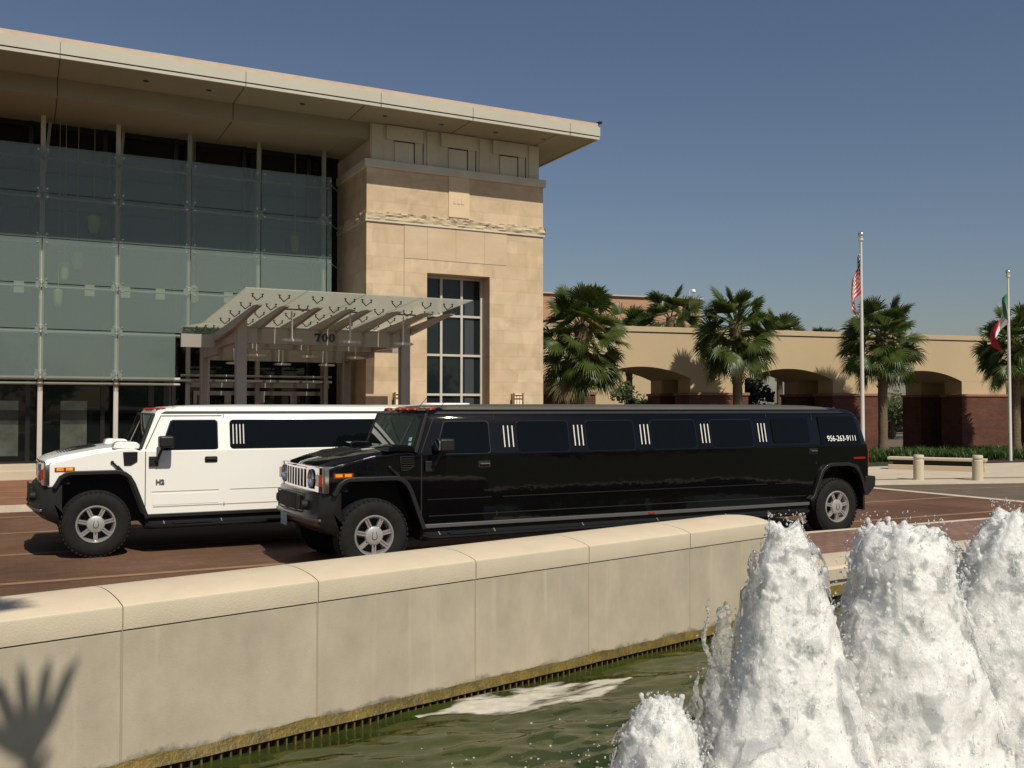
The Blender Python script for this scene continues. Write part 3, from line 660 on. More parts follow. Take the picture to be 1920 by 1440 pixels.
        fs += [(0, m_, m_ + 1, 1), (2 * n, 2 * n + 1, m_ + 2 * n + 1, m_ + 2 * n)]
        b.add(vs, fs)
    b = MB(); wsgrid(b, .13, 2 * CY - .13, 1.385, 1.875, .018, .02); b.build('windscreen_surround', tr, root)
    b = MB(); wsgrid(b, .17, 2 * CY - .17, 1.415, 1.850, .024, .012); wsc = b.build('windscreen', M['screenglass'], root)
    if black:
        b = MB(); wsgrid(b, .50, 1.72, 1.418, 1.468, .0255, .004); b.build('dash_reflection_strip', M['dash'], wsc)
        for (ya, za) in ((.26, 1.47), (.29, 1.535)):
            b = MB(); b.add([ws(ya, za, .027), ws(ya + .075, za, .027), ws(ya + .075, za + .045, .027), ws(ya, za + .045, .027), ws(ya, za, .0245), ws(ya + .075, za, .0245), ws(ya + .075, za + .045, .0245), ws(ya, za + .045, .0245)], [(0, 1, 2, 3), (4, 5, 6, 7), (0, 1, 5, 4), (2, 3, 7, 6), (1, 2, 6, 5), (0, 3, 7, 4)]); b.build('windscreen_sticker', M['sticker'], wsc)
    for ya in (.75, 1.55):
        b = MB(); b.tube([ws(ya, 1.40, .05), ws(ya - .28, 1.465, .045)], .007, 5); b.tube([ws(ya - .02, 1.435, .04), ws(ya - .55, 1.44, .038)], .006, 5); b.build('wiper', M['black'], root)
    # pillar trims beside the windscreen
    both(lambda b: (b.bar((.54, .075, 1.40), (.712, .155, 1.875), .045, .03, up=(0, -1, 0)), b.build('windscreen_pillar', tr if black else tr, root, bevel=.008)))
    # bonnet: raised centre, black mesh inlay, cowl lids
    b = MB()
    def hood(u, v, w): return (u, v, w)
    vs = []; st = [(-.62, 1.225, 1.235), (-.56, 1.27, 1.285), (-.40, 1.315, 1.34), (0, 1.39, 1.42), (.35, 1.43, 1.455), (.52, 1.435, 1.46)]
    for x, zs, zc in st:
        wy = .40
        bow = (lambda q: -.07 * (1 - (q / .7) ** 2) if x < -.3 else 0)
        for y in (.30, .34, .60, CY, 1.46, 1.72, 1.76):
            dz = zs - .10 if y in (.30, 1.76) else (zs if y in (.34, 1.72) else zc)
            vs.append((x + (-.075 * (1 - ((y - CY) / .75) ** 2) if x < -.3 else 0), y, dz))
    n = 7; b.add(vs, [(i * n + k, i * n + k + 1, (i + 1) * n + k + 1, (i + 1) * n + k) for i in range(len(st) - 1) for k in range(n - 1)] + [tuple(range(n))[::-1], tuple((len(st) - 1) * n + k for k in range(n))])
    b.build('bonnet', P_, root, smooth=35)
    def mesh_in(x): return 1.285 + (x + .56) * (.055 / .16) if x < -.40 else 1.34 + (x + .40) * .2
    b = MB()
    for k in range(15):
        x = -.50 + k * .035; z = mesh_in(x) + .014
        b.bar((x, .62, z), (x, 1.44, z), .018, .012)
    b.prism([(-.53, mesh_in(-.53) + .004), (.03, mesh_in(.03) + .004), (.03, mesh_in(.03) + .012), (-.53, mesh_in(-.53) + .012)], .60, 1.46, ID)
    b.prism([(-.50, mesh_in(-.50)), (-.22, mesh_in(-.22) + .03), (.04, mesh_in(.04))], .60, .625, ID)
    b.prism([(-.50, mesh_in(-.50)), (-.22, mesh_in(-.22) + .03), (.04, mesh_in(.04))], 1.435, 1.46, ID)
    b.build('bonnet_louvre', tr, root, bevel=.003)
    both(lambda b: (b.prism([(.20, 1.41), (.23, 1.485), (.27, 1.50), (.50, 1.49), (.54, 1.45), (.54, 1.40)], .11, .42, ID), b.build('cowl_intake', P_, root, bevel=.02, seg=3)))
    def vent(b):
        b.prism([(.32, 1.365), (.50, 1.365), (.50, 1.24), (.42, 1.19), (.335, 1.19)], .022, .04, ID); b.build('fender_vent', M['trimdark'], root)
    both(vent)
    def louv(b):
        for k in range(6): b.bar((.335, .020, 1.352 - k * .027), (.495 - (.0 if k < 4 else .03 * (k - 3)), .020, 1.352 - k * .027), .012, .008)
        b.build('vent_louvre', P_ if black else tr, root)
    both(louv)
    both(lambda b: (b.tube([(.19, .015, 1.235), (.26, .01, 1.165)], .014, 6), b.tube([(.25, .008, 1.18), (.40, .012, 1.01)], .021, 8), b.ball((.19, .02, 1.235), .022), b.build('bonnet_latch', tr, root)))
    # front: bowed chrome face
    def fx(y, o=0.): return -.665 + .055 * (abs(y - CY) / .85) ** 2.4 - o
    def bowed(b, ya, yb, za, zb, o, t, n=10):
        vs = []
        for s_ in (0, 1):
            for i in range(n + 1):
                y = ya + (yb - ya) * i / n
                for z in (za, zb): vs.append((fx(y, o) + t * s_, y, z))
        m_ = 2 * (n + 1); fs = []
        for i in range(n):
            fs += [(2 * i, 2 * i + 2, 2 * i + 3, 2 * i + 1), (m_ + 2 * i, m_ + 2 * i + 1, m_ + 2 * i + 3, m_ + 2 * i + 2), (2 * i, m_ + 2 * i, m_ + 2 * i + 2, 2 * i + 2), (2 * i + 1, 2 * i + 3, m_ + 2 * i + 3, m_ + 2 * i + 1)]
        fs += [(0, 1, m_ + 1, m_), (2 * n, m_ + 2 * n, m_ + 2 * n + 1, 2 * n + 1)]
        b.add(vs, fs)
    b = MB(); bowed(b, .07, 1.99, .965, 1.235, -.03, .25); b.build('grille_backing', M['trimdark'], root)
    b = MB(); bowed(b, .045, 2 * CY - .045, 1.205, 1.262, .012, .12); bowed(b, .045, 2 * CY - .045, .952, .995, .012, .12)
    for k in range(8): y = .565 + k * .133; bowed(b, y - .024, y + .024, .98, 1.22, .010, .05, 1)
    for y in (.525, 1.535): bowed(b, y - .03, y + .03, .96, 1.24, .012, .06, 1)
    b.build('grille', M['chrome'], root, bevel=.008)
    for yc in (.40, 2 * CY - .40):
        b = MB(); b.lathe([(.118, -.02), (.108, -.035), (.098, -.02), (.088, .04)], 28, c=(fx(yc), yc, 1.105), axis='x'); hb = b.build('headlight', M['chrome'], root)
        b = MB(); b.lathe([(.0, -.008), (.05, -.004), (.094, .02)], 24, c=(fx(yc), yc, 1.105), axis='x'); b.build('headlight_lens', M['headglass'], hb)
    for sg in (0, 1):
        f = (lambda x, y, z: (x, y, z)) if sg == 0 else (lambda x, y, z: (x, 2 * CY - y, z))
        b = MB(f); b.prism([(-.60, .03), (-.60, .27), (-.645, .285), (-.635, .10), (-.615, .032)], .955, 1.25, lambda u, v, w_: (u, v, w_)); b.box(-.60, -.545, .024, .045, .955, 1.235)
        cb = b.build('corner_bezel', M['chrome'], root, bevel=.008)
        b = MB(f); b.box(-.652, -.62, .085, .205, 1.03, 1.165); b.build('turn_lamp', M['amberred'], cb, bevel=.006)
        b = MB(f); b.box(-.47, -.385, .026, .04, 1.135, 1.172); b.box(-.36, -.275, .026, .04, 1.135, 1.172)
        b.build('side_marker', M['amber'], root, bevel=.004)
        b = MB(f); b.box(-.49, -.255, .030, .04, 1.125, 1.182); b.build('side_marker_frame', M['amberred'], root)
    # front bumper
    b = MB(); vs = []
    prof = [(.96, -.01), (.93, .015), (.72, .03), (.66, .05), (.60, .03), (.50, -.08), (.44, -.20)]
    ys = [.03, .10, .25, .5, .8, CY, 1.26, 1.56, 1.81, 1.96, 2.03]
    for y in ys:
        q = abs(y - CY) / 1.0; bow = -.72 + .12 * q ** 2.6 + (.14 if q > .97 else 0)
        for z, o in prof: vs.append((bow - o, y, z))
        vs.append((-.40, y, .44)); vs.append((-.40, y, .96))
    n = len(prof) + 2; b.add(vs, [(i * n + k, i * n + (k + 1) % n, (i + 1) * n + (k + 1) % n, (i + 1) * n + k) for i in range(len(ys) - 1) for k in range(n)] + [tuple(range(n)), tuple((len(ys) - 1) * n + k for k in range(n))])
    bp = b.build('front_bumper', tr if not black else mat('bumper_black', (.012, .012, .012), .22), root, smooth=30)
    b = MB(); b.box(-.785, -.72, .62, 1.44, .73, .90); b.build('bumper_grille', M['trimdark'], bp, bevel=.01)
    b = MB(); b.tube([(-.78, .60, .715), (-.795, CY, .705), (-.78, 1.46, .715), (-.78, 1.47, .915), (-.78, 1.46, .92), (-.785, CY, .925), (-.78, .60, .92), (-.78, .59, .715)], .010, 6); b.build('bumper_grille_frame', tr, bp)
    b = MB(); b.prism([(.05, -.66), (.25, -.73), (CY, -.80), (1.81, -.73), (2.0, -.66), (2.0, -.63), (CY, -.72), (.05, -.63)], .625, .655, lambda u, v, w_: (v, u, w_)); b.build('skid_lip', M['grey'], bp, bevel=.006)
    for yc in (.44, 2 * CY - .44):
        b = MB(); b.lathe([(.0, -.035), (.04, -.04), (.052, -.045), (.058, -.02), (.058, .05)], 20, c=(-.72, yc, .80), axis='x'); b.build('fog_lamp', M['trimdark'], bp)
    if black:
        b = MB(); b.box(-.80, -.792, CY - .05, CY + .25, .50, .645); b.build('licence_plate', M['plate'], bp, bevel=.003)
    else:
        b = MB(); b.prism(rrect(-.18, -.04, .18, .04, .02), 0, 1, lambda u, v, w_: (-.55 + u * .0, .024, .75)); 
    # wheel arch liners, flares, chassis
    b = MB(); b.box(-.40, .62, .36, 2 * CY - .36, .42, 1.12); b.box(.62, 6.9, .25, 2 * CY - .25, .34, .56); b.box(6.9, 8.0, .36, 2 * CY - .36, .42, 1.12)
    b.box(-.44, .52, .06, 2 * CY - .06, 1.075, 1.10); b.box(7.05, 7.9, .06, 2 * CY - .06, 1.05, 1.08); b.build('chassis', M['trimdark'], root)
    flare([(-.475, .905), (-.445, .95), (-.40, 1.035), (-.35, 1.065), (-.30, 1.08), (.26, 1.08), (.33, 1.06), (.38, 1.02), (.43, .93), (.50, .74), (.60, .47)], .055, 'wheel_arch_flare', tr, root)
    flare([(6.88, .535), (6.97, .60), (7.06, .80), (7.14, .97), (7.22, 1.035), (7.30, 1.055), (7.66, 1.055), (7.78, 1.025), (7.87, .93), (7.93, .80), (7.98, .62)], .055, 'wheel_arch_flare', tr, root)
    # sill strip, rocker, step tubes
    both(lambda b: (b.box(.62, 6.86, .012, .06, .485, .535), b.build('sill_strip', M['grey'] if black else tr, root, bevel=.008)))
    both(lambda b: (b.box(.60, 6.88, .06, .30, .33, .486), b.build('rocker', M['trimdark'], root, bevel=.02)))
    def step(b):
        b.tube([(.62, .04, .40), (.72, -.01, .375), (6.70, -.01, .375), (6.85, .04, .40)], .030, 10)
        b.build('step_bar', mat('gloss_black_tube', (.008, .008, .008), .15), root)
    both(step)
    def pads(b):
        f_ = b.xf
        for x in (.85, 1.6, 2.9, 4.1, 5.3, 6.1, 6.5): b = MB(f_); b.bar((x, .0, .36), (x - .02, .10, .47), .014); b.build('step_bracket', M['alu'], root)
        for x in (.95, 6.25): b = MB(f_); b.box(x, x + .5, -.045, .06, .402, .414); b.build('step_pad', tr, root)
    both(pads)
    # rear
    b = MB(); b.prism([(8.02, .60), (8.10, .58), (8.26, .72), (8.27, .88), (8.05, .89)], .02, 2 * CY - .02, ID); b.build('rear_bumper', tr, root, bevel=.02)
    both(lambda b: (b.box(7.99, 8.03, .03, .30, .36, .72), b.build('mud_flap', M['trimdark'], root)))
    both(lambda b: (b.box(7.80, 8.05, .026, .04, 1.155, 1.185), b.build('tail_marker', M['red'], root, bevel=.004)))
    both(lambda b: (b.box(8.10, 8.145, .05, .26, 1.0, 1.30), b.build('tail_lamp', M['red'], root, bevel=.01)))
    both(lambda b: (b.lathe([(.075, .0), (.07, -.012), (.06, -.004), (.0, -.002)], 24, c=(7.86, .034, .98 + .02), axis='y'), b.build('fuel_cap', M['trimdark'] if not black else tr, root)))
    # doors: seams, windows, handles
    def line(b, x0, z0, x1, z1, w_=.010):
        y = lambda z: (sidey(z) if z > 1.38 else .035) - .0025
        b.bar((x0, y(z0), z0), (x1, y(z1), z1), w_, .004, up=(0, 1, 0))
    seamM = mat('panel_gap', (.02, .02, .018), .7); softM = mat('black_crease' if black else 'white_crease', (.01, .01, .01) if black else (.40, .39, .36), .5)
    def seams(b):
        for (x0, z0, x1, z1) in ((.60, .60, .60, 1.37), (.60, 1.40, .80, 1.84), (.80, 1.84, 1.60, 1.84), (1.62, .60, 1.62, 1.86), (6.12, .60, 6.12, 1.86), (7.02, 1.10, 7.02, 1.86)): line(b, x0, z0, x1, z1)
        line(b, 8.1 - 1.0, 1.12, 8.1 - 1.0, 1.36) if False else None
        b.build('panel_gap', seamM, root)
    both(seams)
    def creases(b):
        for z in (.83,): line(b, .68, z, 1.55, z, .009); line(b, 1.70, z, 6.05, z, .009); line(b, 6.2, z, 6.95, z, .009)
        line(b, .70, .63, 6.8, .63, .012)
        b.build('door_crease', softM, root)
    both(creases)
    def crease(b):
        for z in (.80,): b.prism([(.68, z), (.69, z - .15), (1.54, z - .15), (1.56, z)], .031, .036, ID)
        b.build('door_pressing', P_, root, bevel=.004)
    both(crease)
    gls = M['carglass']; rub = tr if not black else mat('window_rubber', (.02, .02, .022), .4)
    def win(poly, name='window'):
        def f(b): panel(b, poly, proud=.006); b.build(name, gls, root, bevel=0)
        both(f)
    fd = [(.80, 1.40), (.815, 1.385), (1.50, 1.385), (1.53, 1.41), (1.53, 1.745), (1.50, 1.775), (.965, 1.775), (.93, 1.76)]
    def fdf(b): panel(b, [(u + (.012 if u > 1.2 else -.012), v + (.012 if v > 1.6 else -.012)) for u, v in fd], proud=.003); b.build('window_seal', rub, root)
    both(fdf); win(fd)
    if black:
        for xa in (1.93, 2.97, 4.02, 5.06):
            def fr(b, xa=xa): panel(b, rrect(xa - .01, 1.375, xa + .77, 1.785, .06), proud=.003); b.build('window_frame', mat('dark_window_trim', (.012, .012, .013), .25), root)
            both(fr); win(rrect(xa, 1.385, xa + .76, 1.775, .05))
        xs = (1.74, 2.78, 3.84, 4.88, 5.93); ns = 3
        win(rrect(6.20, 1.43, 6.92, 1.79, .04)); win([(7.14, 1.36), (7.98, 1.36), (7.93, 1.70), (7.86, 1.82), (7.14, 1.82)], 'rear_quarter_window')
        hx = ((1.36, 1.20), (6.88, 1.25))
    else:
        win(rrect(1.70, 1.385, 5.98, 1.785, .05, 4)); win(rrect(6.20, 1.43, 6.92, 1.79, .04)); win([(7.14, 1.40), (7.98, 1.40), (7.90, 1.80), (7.14, 1.80)], 'rear_quarter_window')
        xs = (1.745,); ns = 4; hx = ((1.36, 1.20), (6.88, 1.25))
    for x in xs:
        for k in range(ns):
            def sl_(b, x=x, k=k):
                xx = x + k * (.062 if ns == 3 else .047); b.tube([(xx, sidey(1.45) - .012, 1.45), (xx, sidey(1.72) - .012, 1.72)], .0085, 8); b.build('chrome_slat', mat('pale_chrome_slat', (.78, .77, .72), .45, .2), root)
            both(sl_)
    for (x, z) in hx:
        def hd(b):
            b.prism(rrect(x, z, x + .17, z + .085, .02), .028, .036, ID); b.build('handle_recess', M['trimdark'] if black else tr, root, bevel=.004)
        both(hd)
        def hd2(b):
            b.bar((x + .02, .018, z + .05), (x + .15, .018, z + .05), .016, .03, up=(0, 1, 0)); b.build('door_handle', M['chrome'] if black else tr, root, bevel=.005)
        both(hd2)
    # mirrors
    def mir(b):
        b.prism(rrect(.74, 1.42, .93, 1.575, .03), -.235, -.05, ID); b.build('mirror', tr if not black else tr, root, bevel=.03, seg=3)
    both(mir)
    both(lambda b: (b.tube([(.72, .04, 1.22), (.74, -.06, 1.26), (.77, -.11, 1.36), (.80, -.12, 1.44)], .02, 8), b.box(.64, .76, .0, .035, 1.17, 1.30), b.build('mirror_arm', tr, root, bevel=.008)))
    if black:
        both(lambda b: (b.prism(rrect(-.225, 1.43, -.06, 1.565, .03), .0, 1, lambda u, v, w_: (.738 - .012 * w_ - .0, u, v)), b.build('mirror_shell', M['chrome'], root)))
        # phone number
        cu = bpy.data.curves.new('phone_number', 'FONT'); cu.body = '956-263-9111'; cu.size = .115; cu.extrude = .0015
        t_ = bpy.data.objects.new('phone_number', cu); col.objects.link(t_); dg = bpy.context.evaluated_depsgraph_get()
        me = bpy.data.meshes.new_from_object(t_.evaluated_get(dg)); bpy.data.objects.remove(t_)
        o = bpy.data.objects.new('phone_number', me); col.objects.link(o); me.materials.append(M['white']); o.parent = root
        wid = max(v.co.x for v in me.vertices); sx = .60 / wid
        for v in me.vertices: v.co = Vector((7.27 + v.co.x * sx, sidey(1.44 + v.co.y) - .010 - v.co.z, 1.44 + v.co.y * 1.05))
        b = MB(); b.box(3.92, 4.02, .0, .02, .50, .53); b.build('side_marker', M['amberred'], root, bevel=.004)
    else:
        cu = bpy.data.curves.new('door_badge', 'FONT'); cu.body = 'H2'; cu.size = .085; cu.extrude = .003; cu.offset = .004
        t_ = bpy.data.objects.new('door_badge', cu); col.objects.link(t_); dg = bpy.context.evaluated_depsgraph_get()
        me = bpy.data.meshes.new_from_object(t_.evaluated_get(dg)); bpy.data.objects.remove(t_)
        o = bpy.data.objects.new('door_badge', me); col.objects.link(o); me.materials.append(M['grey']); o.parent = root
        for v in me.vertices: v.co = Vector((.73 + v.co.x * 1.05, .024 - v.co.z, .93 + v.co.y))
    for x in (0, WB):
        for near in (True, False): make_wheel(root, x, near)
    return root
make_limo((3.75, 10.83, 0), 0, 'blackpaint', True, 'long black stretch limousine with chrome grille, nearer the fountain')
make_limo((.91, 13.56, 0), 0, 'whitepaint', False, 'white stretch limousine behind the black one, nearer the entrance')
#PART2
# ------------------------------------------------------------------ mall entrance building
bld = empty('mall_building', (0, 0, 0), label='sandstone and glass mall entrance hall with a wide flat overhanging roof', category='building')
TX0, TX1, TY = 8.62, 14.28, 25.70
GY, SY = 28.4, 27.35
def part(name, m, fn, parent=None, **kw):
    b = MB(); fn(b); return b.build(name, m, parent or bld, **kw)
# stone tower with a window opening
WX0, WX1, WZ1, WZ0 = 10.45, 12.46, 5.87, .35
def tower(b):
    b.box(TX0, WX0, TY, TY + .6, .1, 8.75); b.box(WX1, TX1, TY, TY + .6, .1, 8.75); b.box(WX0, WX1, TY, TY + .6, WZ1, 8.75); b.box(WX0, WX1, TY, TY + .6, .1, WZ0)
    b.box(TX0, TX0 + .5, TY + .6, 33, .1, 8.75); b.box(TX1 - .5, TX1, TY + .6, 36, .1, 8.75)
part('tower_wall', M['stone'], tower, smooth=0)
part('tower_core', M['mullion'], lambda b: b.box(TX0 + .5, TX1 - .5, TY + .75, 33, .1, 9.9), smooth=0)
# slightly different stones: frieze panel, quoin strip with its small carved mark
part('frieze_panel', M['stoneplain'], lambda b: b.box(9.75, 13.02, TY - .012, TY + .01, 6.25, 7.22), smooth=0)
def grooves(b):
    b.box(9.735, 9.75, TY - .005, TY, .2, 7.22)
    for x, z0, z1 in ((12.28, 6.25, 7.22), (10.45, 6.25, 7.22), (11.35, 6.25, 7.22)): b.box(x, x + .008, TY - .014, TY - .012, z0, z1)
part('stone_joint', mat('soft_joint', (.30, .20, .12), .9), grooves, smooth=0)
kb = part('key_block', mat('pale_key_block', (.62, .48, .32), .7, var=.05, vscale=4), lambda b: b.box(11.12, 11.78, TY - .03, TY + .01, 7.55, 8.78), bevel=.004)
part('carved_mark', mat('pale_key_block', (.62, .48, .32)), lambda b: [b.prism([(11.27 + k * .12, 7.95), (11.35 + k * .12, 7.95), (11.37 + k * .12, 8.12), (11.29 + k * .12, 8.12)], TY - .045, TY - .03, ID) for k in range(3)], kb)
def ring(b, z0, z1, o, yend=32.8):
    b.box(TX0 - o, TX1 + o, TY - o, TY + .02, z0, z1); b.box(TX0 - o, TX0 + .02, TY + .02, yend, z0, z1); b.box(TX1 - .02, TX1 + o, TY + .02, yend, z0, z1)
part('ledge', M['stonegrey'], lambda b: ring(b, 8.74, 8.97, .07), bevel=.012)
# rough split-stone band
b = MB()
def rough(x0, y0, x1, y1):
    L = math.hypot(x1 - x0, y1 - y0); n = int(L / .05); nz = 7; dx, dy = (x1 - x0) / L, (y1 - y0) / L; nx_, ny_ = dy, -dx; vs = []
    for i in range(n + 1):
        t = L * i / n
        for j in range(nz):
            z = 7.26 + .24 * j / (nz - 1); o = .05 + .05 * noise.noise(Vector((t * 4.5, z * 9, x0))) + .035 * noise.noise(Vector((t * 13, z * 22, x0)))
            if j in (0,): o = .03
            if j == nz - 1: z += .03 * noise.noise(Vector((t * 7, 2, x0)))
            vs.append((x0 + dx * t + nx_ * o, y0 + dy * t + ny_ * o, z))
        vs.append((x0 + dx * t, y0 + dy * t, 7.5))
    m_ = nz + 1; b.add(vs, [(i * m_ + j, (i + 1) * m_ + j, (i + 1) * m_ + j + 1, i * m_ + j + 1) for i in range(n) for j in range(nz)])
rough(TX0 - .03, TY, TX1 + .03, TY); rough(TX0, 32, TX0, TY - .03); rough(TX1, TY - .03, TX1, 32)
b.build('rough_stone_band', M['stonerough'], bld, smooth=25)
part('band_bed', M['stonegrey'], lambda b: ring(b, 7.215, 7.262, .045), smooth=0)
# upper stage: grey limestone slabs with T-shaped relief
part('upper_wall', M['stonegrey'], lambda b: (b.box(TX0 + .12, TX1 - .12, TY + .05, TY + .5, 8.97, 10.02), b.box(TX0 + .12, TX0 + .5, TY + .5, 33, 8.97, 10.02)), smooth=0)
def relief(b):
    for k in range(3):
        x = 9.15 + k * 1.68
        b.box(x + .05, x + 1.17, TY - .03, TY + .05, 9.60, 10.0); b.box(x - .38, x - .05, TY + .02, TY + .05, 8.98, 10.0)
        b.box(x + .30, x + .88, TY - .0, TY + .05, 8.98, 9.56)
    b.box(13.80, 14.14, TY + .02, TY + .05, 8.98, 10.0)
part('relief_slab', M['stonegrey'], relief, bevel=.006, seg=1)
part('relief_joint', M['stonegroove'], lambda b: [(b.box(9.15 + k * 1.68 + .89, 9.15 + k * 1.68 + .925, TY + .03, TY + .046, 8.98, 9.58), b.box(9.15 + k * 1.68 + .30, 9.15 + k * 1.68 + .93, TY + .02, TY + .046, 9.565, 9.595), b.box(9.15 + k * 1.68 + 1.18, 9.15 + k * 1.68 + 1.195, TY + .03, TY + .047, 8.98, 10.0)) for k in range(3)], smooth=0)
# tower window
wf = part('window', M['winglass'], lambda b: b.box(WX0, WX1, 26.27, 26.30, WZ0, WZ1), smooth=0)
def frame(b):
    for x in (WX0 + .03, 11.11, 11.77, WX1 - .035): b.box(x - .035, x + .035, 26.20, 26.27, WZ0, WZ1)
    for z in (5.83, 4.70, 3.53, 2.36, 1.19, .40): b.box(WX0, WX1, 26.205, 26.265, z - .033, z + .033)
part('window_frame', M['steel_light'], frame, wf, smooth=0)
part('window_blind', mat('dim_blind', (.035, .045, .05), .6), lambda b: b.box(11.9, 12.2, 26.262, 26.268, WZ0 + .1, WZ1 - .1), wf, smooth=0)
# roof, fascia, soffit
RX0, RX1, RY = -14.0, 15.4, 24.18
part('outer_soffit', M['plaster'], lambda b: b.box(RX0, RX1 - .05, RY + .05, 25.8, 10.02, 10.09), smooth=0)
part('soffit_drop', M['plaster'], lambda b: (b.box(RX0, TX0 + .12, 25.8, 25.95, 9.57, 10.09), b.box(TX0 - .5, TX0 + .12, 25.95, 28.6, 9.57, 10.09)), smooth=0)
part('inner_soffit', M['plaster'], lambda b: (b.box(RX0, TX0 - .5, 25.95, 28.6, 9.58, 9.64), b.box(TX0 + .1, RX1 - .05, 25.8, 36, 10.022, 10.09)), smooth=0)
part('fascia', M['fascia'], lambda b: (b.box(RX0, RX1, RY, RY + .06, 10.10, 10.36), b.box(RX0, RX1 - .02, RY + .012, RY + .07, 9.995, 10.068), b.box(RX1 - .06, RX1, RY + .06, 37, 10.10, 10.36), b.box(RX1 - .07, RX1 - .012, RY + .07, 37, 9.995, 10.068)), smooth=0)
part('fascia_groove', M['mullion'], lambda b: (b.box(RX0, RX1 - .03, RY + .03, RY + .1, 10.068, 10.10), b.box(RX1 - .1, RX1 - .03, RY + .1, 37, 10.068, 10.10)), smooth=0)
for x in (-4.6, .75, 4.95, 8.5, 11.2, 14.35): part('fascia_joint', M['mullion'], lambda b: b.box(x, x + .012, RY - .003, RY + .05, 9.997, 10.358), smooth=0)
part('soffit_joint', M['mullion'], lambda b: [(b.box(x, x + .015, RY + .06, 25.8, 10.014, 10.02), b.box(x, x + .015, 25.96, 28.3, 9.574, 9.58) if x < 8 else None, b.box(x, x + .015, 25.795, 25.80, 9.575, 10.01) if x < 8 else None) for x in (-4.6, .75, 4.95, 8.1, 11.2, 14.0)], smooth=0)
part('soffit_light', M['mullion'], lambda b: [b.lathe([(.0, 10.014), (.07, 10.014), (.07, 10.02)], 12, c=(x, 25.0, 0)) for x in (2.7, 4.2, 6.6, 8.9, 10.6, 12.3, 13.9)], smooth=0)
part('roof_flashing', M['peach'], lambda b: (b.box(RX0, RX1 + .0, RY + .08, RY + .25, 10.36, 10.50), b.box(RX1 - .25, RX1 - .07, RY + .25, 37, 10.36, 10.50)), smooth=0)
def tiles(b):
    b.prism([(RY + .28, 10.50), (RY + .28, 10.53), (31, 11.7), (37, 11.0), (37, 10.5)], RX0, RX1 - .06, lambda u, v, w_: (w_, u, v))
part('tiled_roof', M['tile'], tiles)
part('roof_gutter_end', M['black'], lambda b: b.box(RX1 - .03, RX1 + .08, RY + .0, RY + .2, 10.49, 10.56), bevel=.02)
# inner glass wall, floor plinth, dark interior
part('curtain_glass', M['darkglass'], lambda b: b.box(RX0, TX0 - .02, GY, GY + .03, .5, 9.58), smooth=0)
def mull(b):
    for x in [-5.1, -3.2, -1.35, .49, 2.31, 4.15, 6.05, 7.96]: b.box(x - .33, x - .22, GY - .10, GY, .5, 9.58)
    b.box(RX0, TX0, GY - .05, GY, .48, .56); b.box(RX0, TX0, GY - .04, GY - .001, 9.45, 9.58); b.box(3.2, 3.35, GY - .1, GY, .5, 2.9); b.box(3.6, 3.8, GY - .1, GY, .5, 2.9)
part('curtain_mullion', M['mullion'], mull, smooth=0)
part('plinth', M['concrete'], lambda b: (b.box(RX0, 3.9, 27.75, GY + .1, .10, .50), b.box(RX0, 3.92, 27.70, 27.76, .10, .34)), bevel=.01)
for x, wd_ in ((-.55, .55), (1.0, .65)): part('poster_reflection', M['poster_refl'], lambda b: b.box(x, x + wd_, GY - .012, GY - .002, .7, 2.15), smooth=0)  # faint panels painted as posters reflected in the dark glass
# entrance doors under the canopy
def doors(b):
    for x in (4.4, 5.35, 6.3, 7.25): 
        for (a, c, z0, z1) in ((x, x + .09, .12, 2.45), (x + .86, x + .95, .12, 2.45), (x + .09, x + .86, 2.33, 2.45), (x + .09, x + .86, .12, .4)): b.box(a, c, GY - .13, GY - .05, z0, z1)
part('entrance_door_frame', M['steel'], doors, smooth=0)
part('door_head_beam', M['steel'], lambda b: b.box(4.2, 8.3, GY - .2, GY - .04, 2.55, 2.75), smooth=0)
# fritted glass screen in front, carried by tapered columns
COLX = [-5.1, -3.2, -1.35, .49, 2.31, 4.15, 6.05, 7.96]
ROWS = [8.68, 7.50, 6.33, 5.16, 3.99, 2.82]
ed = [-6.9] + COLX; 
for i in range(len(COLX) + 1):
    xa = COLX[i - 1] if i else -6.9; xb = COLX[i] if i < len(COLX) else 8.12
    for j in range(5):
        za, zb = ROWS[j + 1], ROWS[j]
        if j == 0: zb = 8.74
        if j >= 4 and xa >= 4.1: continue
        xr = xb
        if j >= 4 and xb == 4.15: xr = 3.78
        b = MB(); b.box(xa + .012, xr - .012, SY - .008, SY + .008, za + .012 - (.1 if j == 4 else 0), zb - .012); rp_ = random.Random(i * 7 + j); cx_, cz_ = (xa + xr) / 2, (za + zb) / 2; ta, tb = rp_.gauss(0, .004), rp_.gauss(0, .004); b.v = [(x, y + (x - cx_) * ta + (z - cz_) * tb, z) for x, y, z in b.v]; b.build('glass_panel', M['frit'], bld, smooth=0)
for x in COLX:
    b = MB(); b.box(x - .06, x + .06, SY + .28, SY + .40, .12, 9.6)
    b.bar((x + .04, SY + .34, 8.1), (x + .18, GY - .1, 9.6), .07); b.build('column', M['steel_light'] if x < 4 else M['steel'], bld, bevel=.012)
    for z in ROWS[1:]:
        if x > 4 and z < 3.5: continue
        b = MB()
        b.lathe([(.15, -.02), (.12, -.05), (.0, -.05)], 14, c=(x, SY + .30, z), axis='y')
        for sx_ in (-1, 1):
            for sz in (-1, 1): b.bar((x, SY + .28, z), (x + sx_ * .11, SY + .015, z + sz * .11), .022)
        b.build('spider_bracket', M['steel_light'], bld)
    b = MB()
    for z in [8.5] + ROWS[1:]:
        if x > 4 and z < 3.5: continue
        for sx_ in (-1, 1):
            for sz in ((-1, 1) if z < 8.4 else (1,)): b.lathe([(.0, -.022), (.017, -.02), (.02, -.005)], 10, c=(x + sx_ * .11, SY, z + sz * .11), axis='y')
    b.build('bolt_head', M['bolt'], bld)
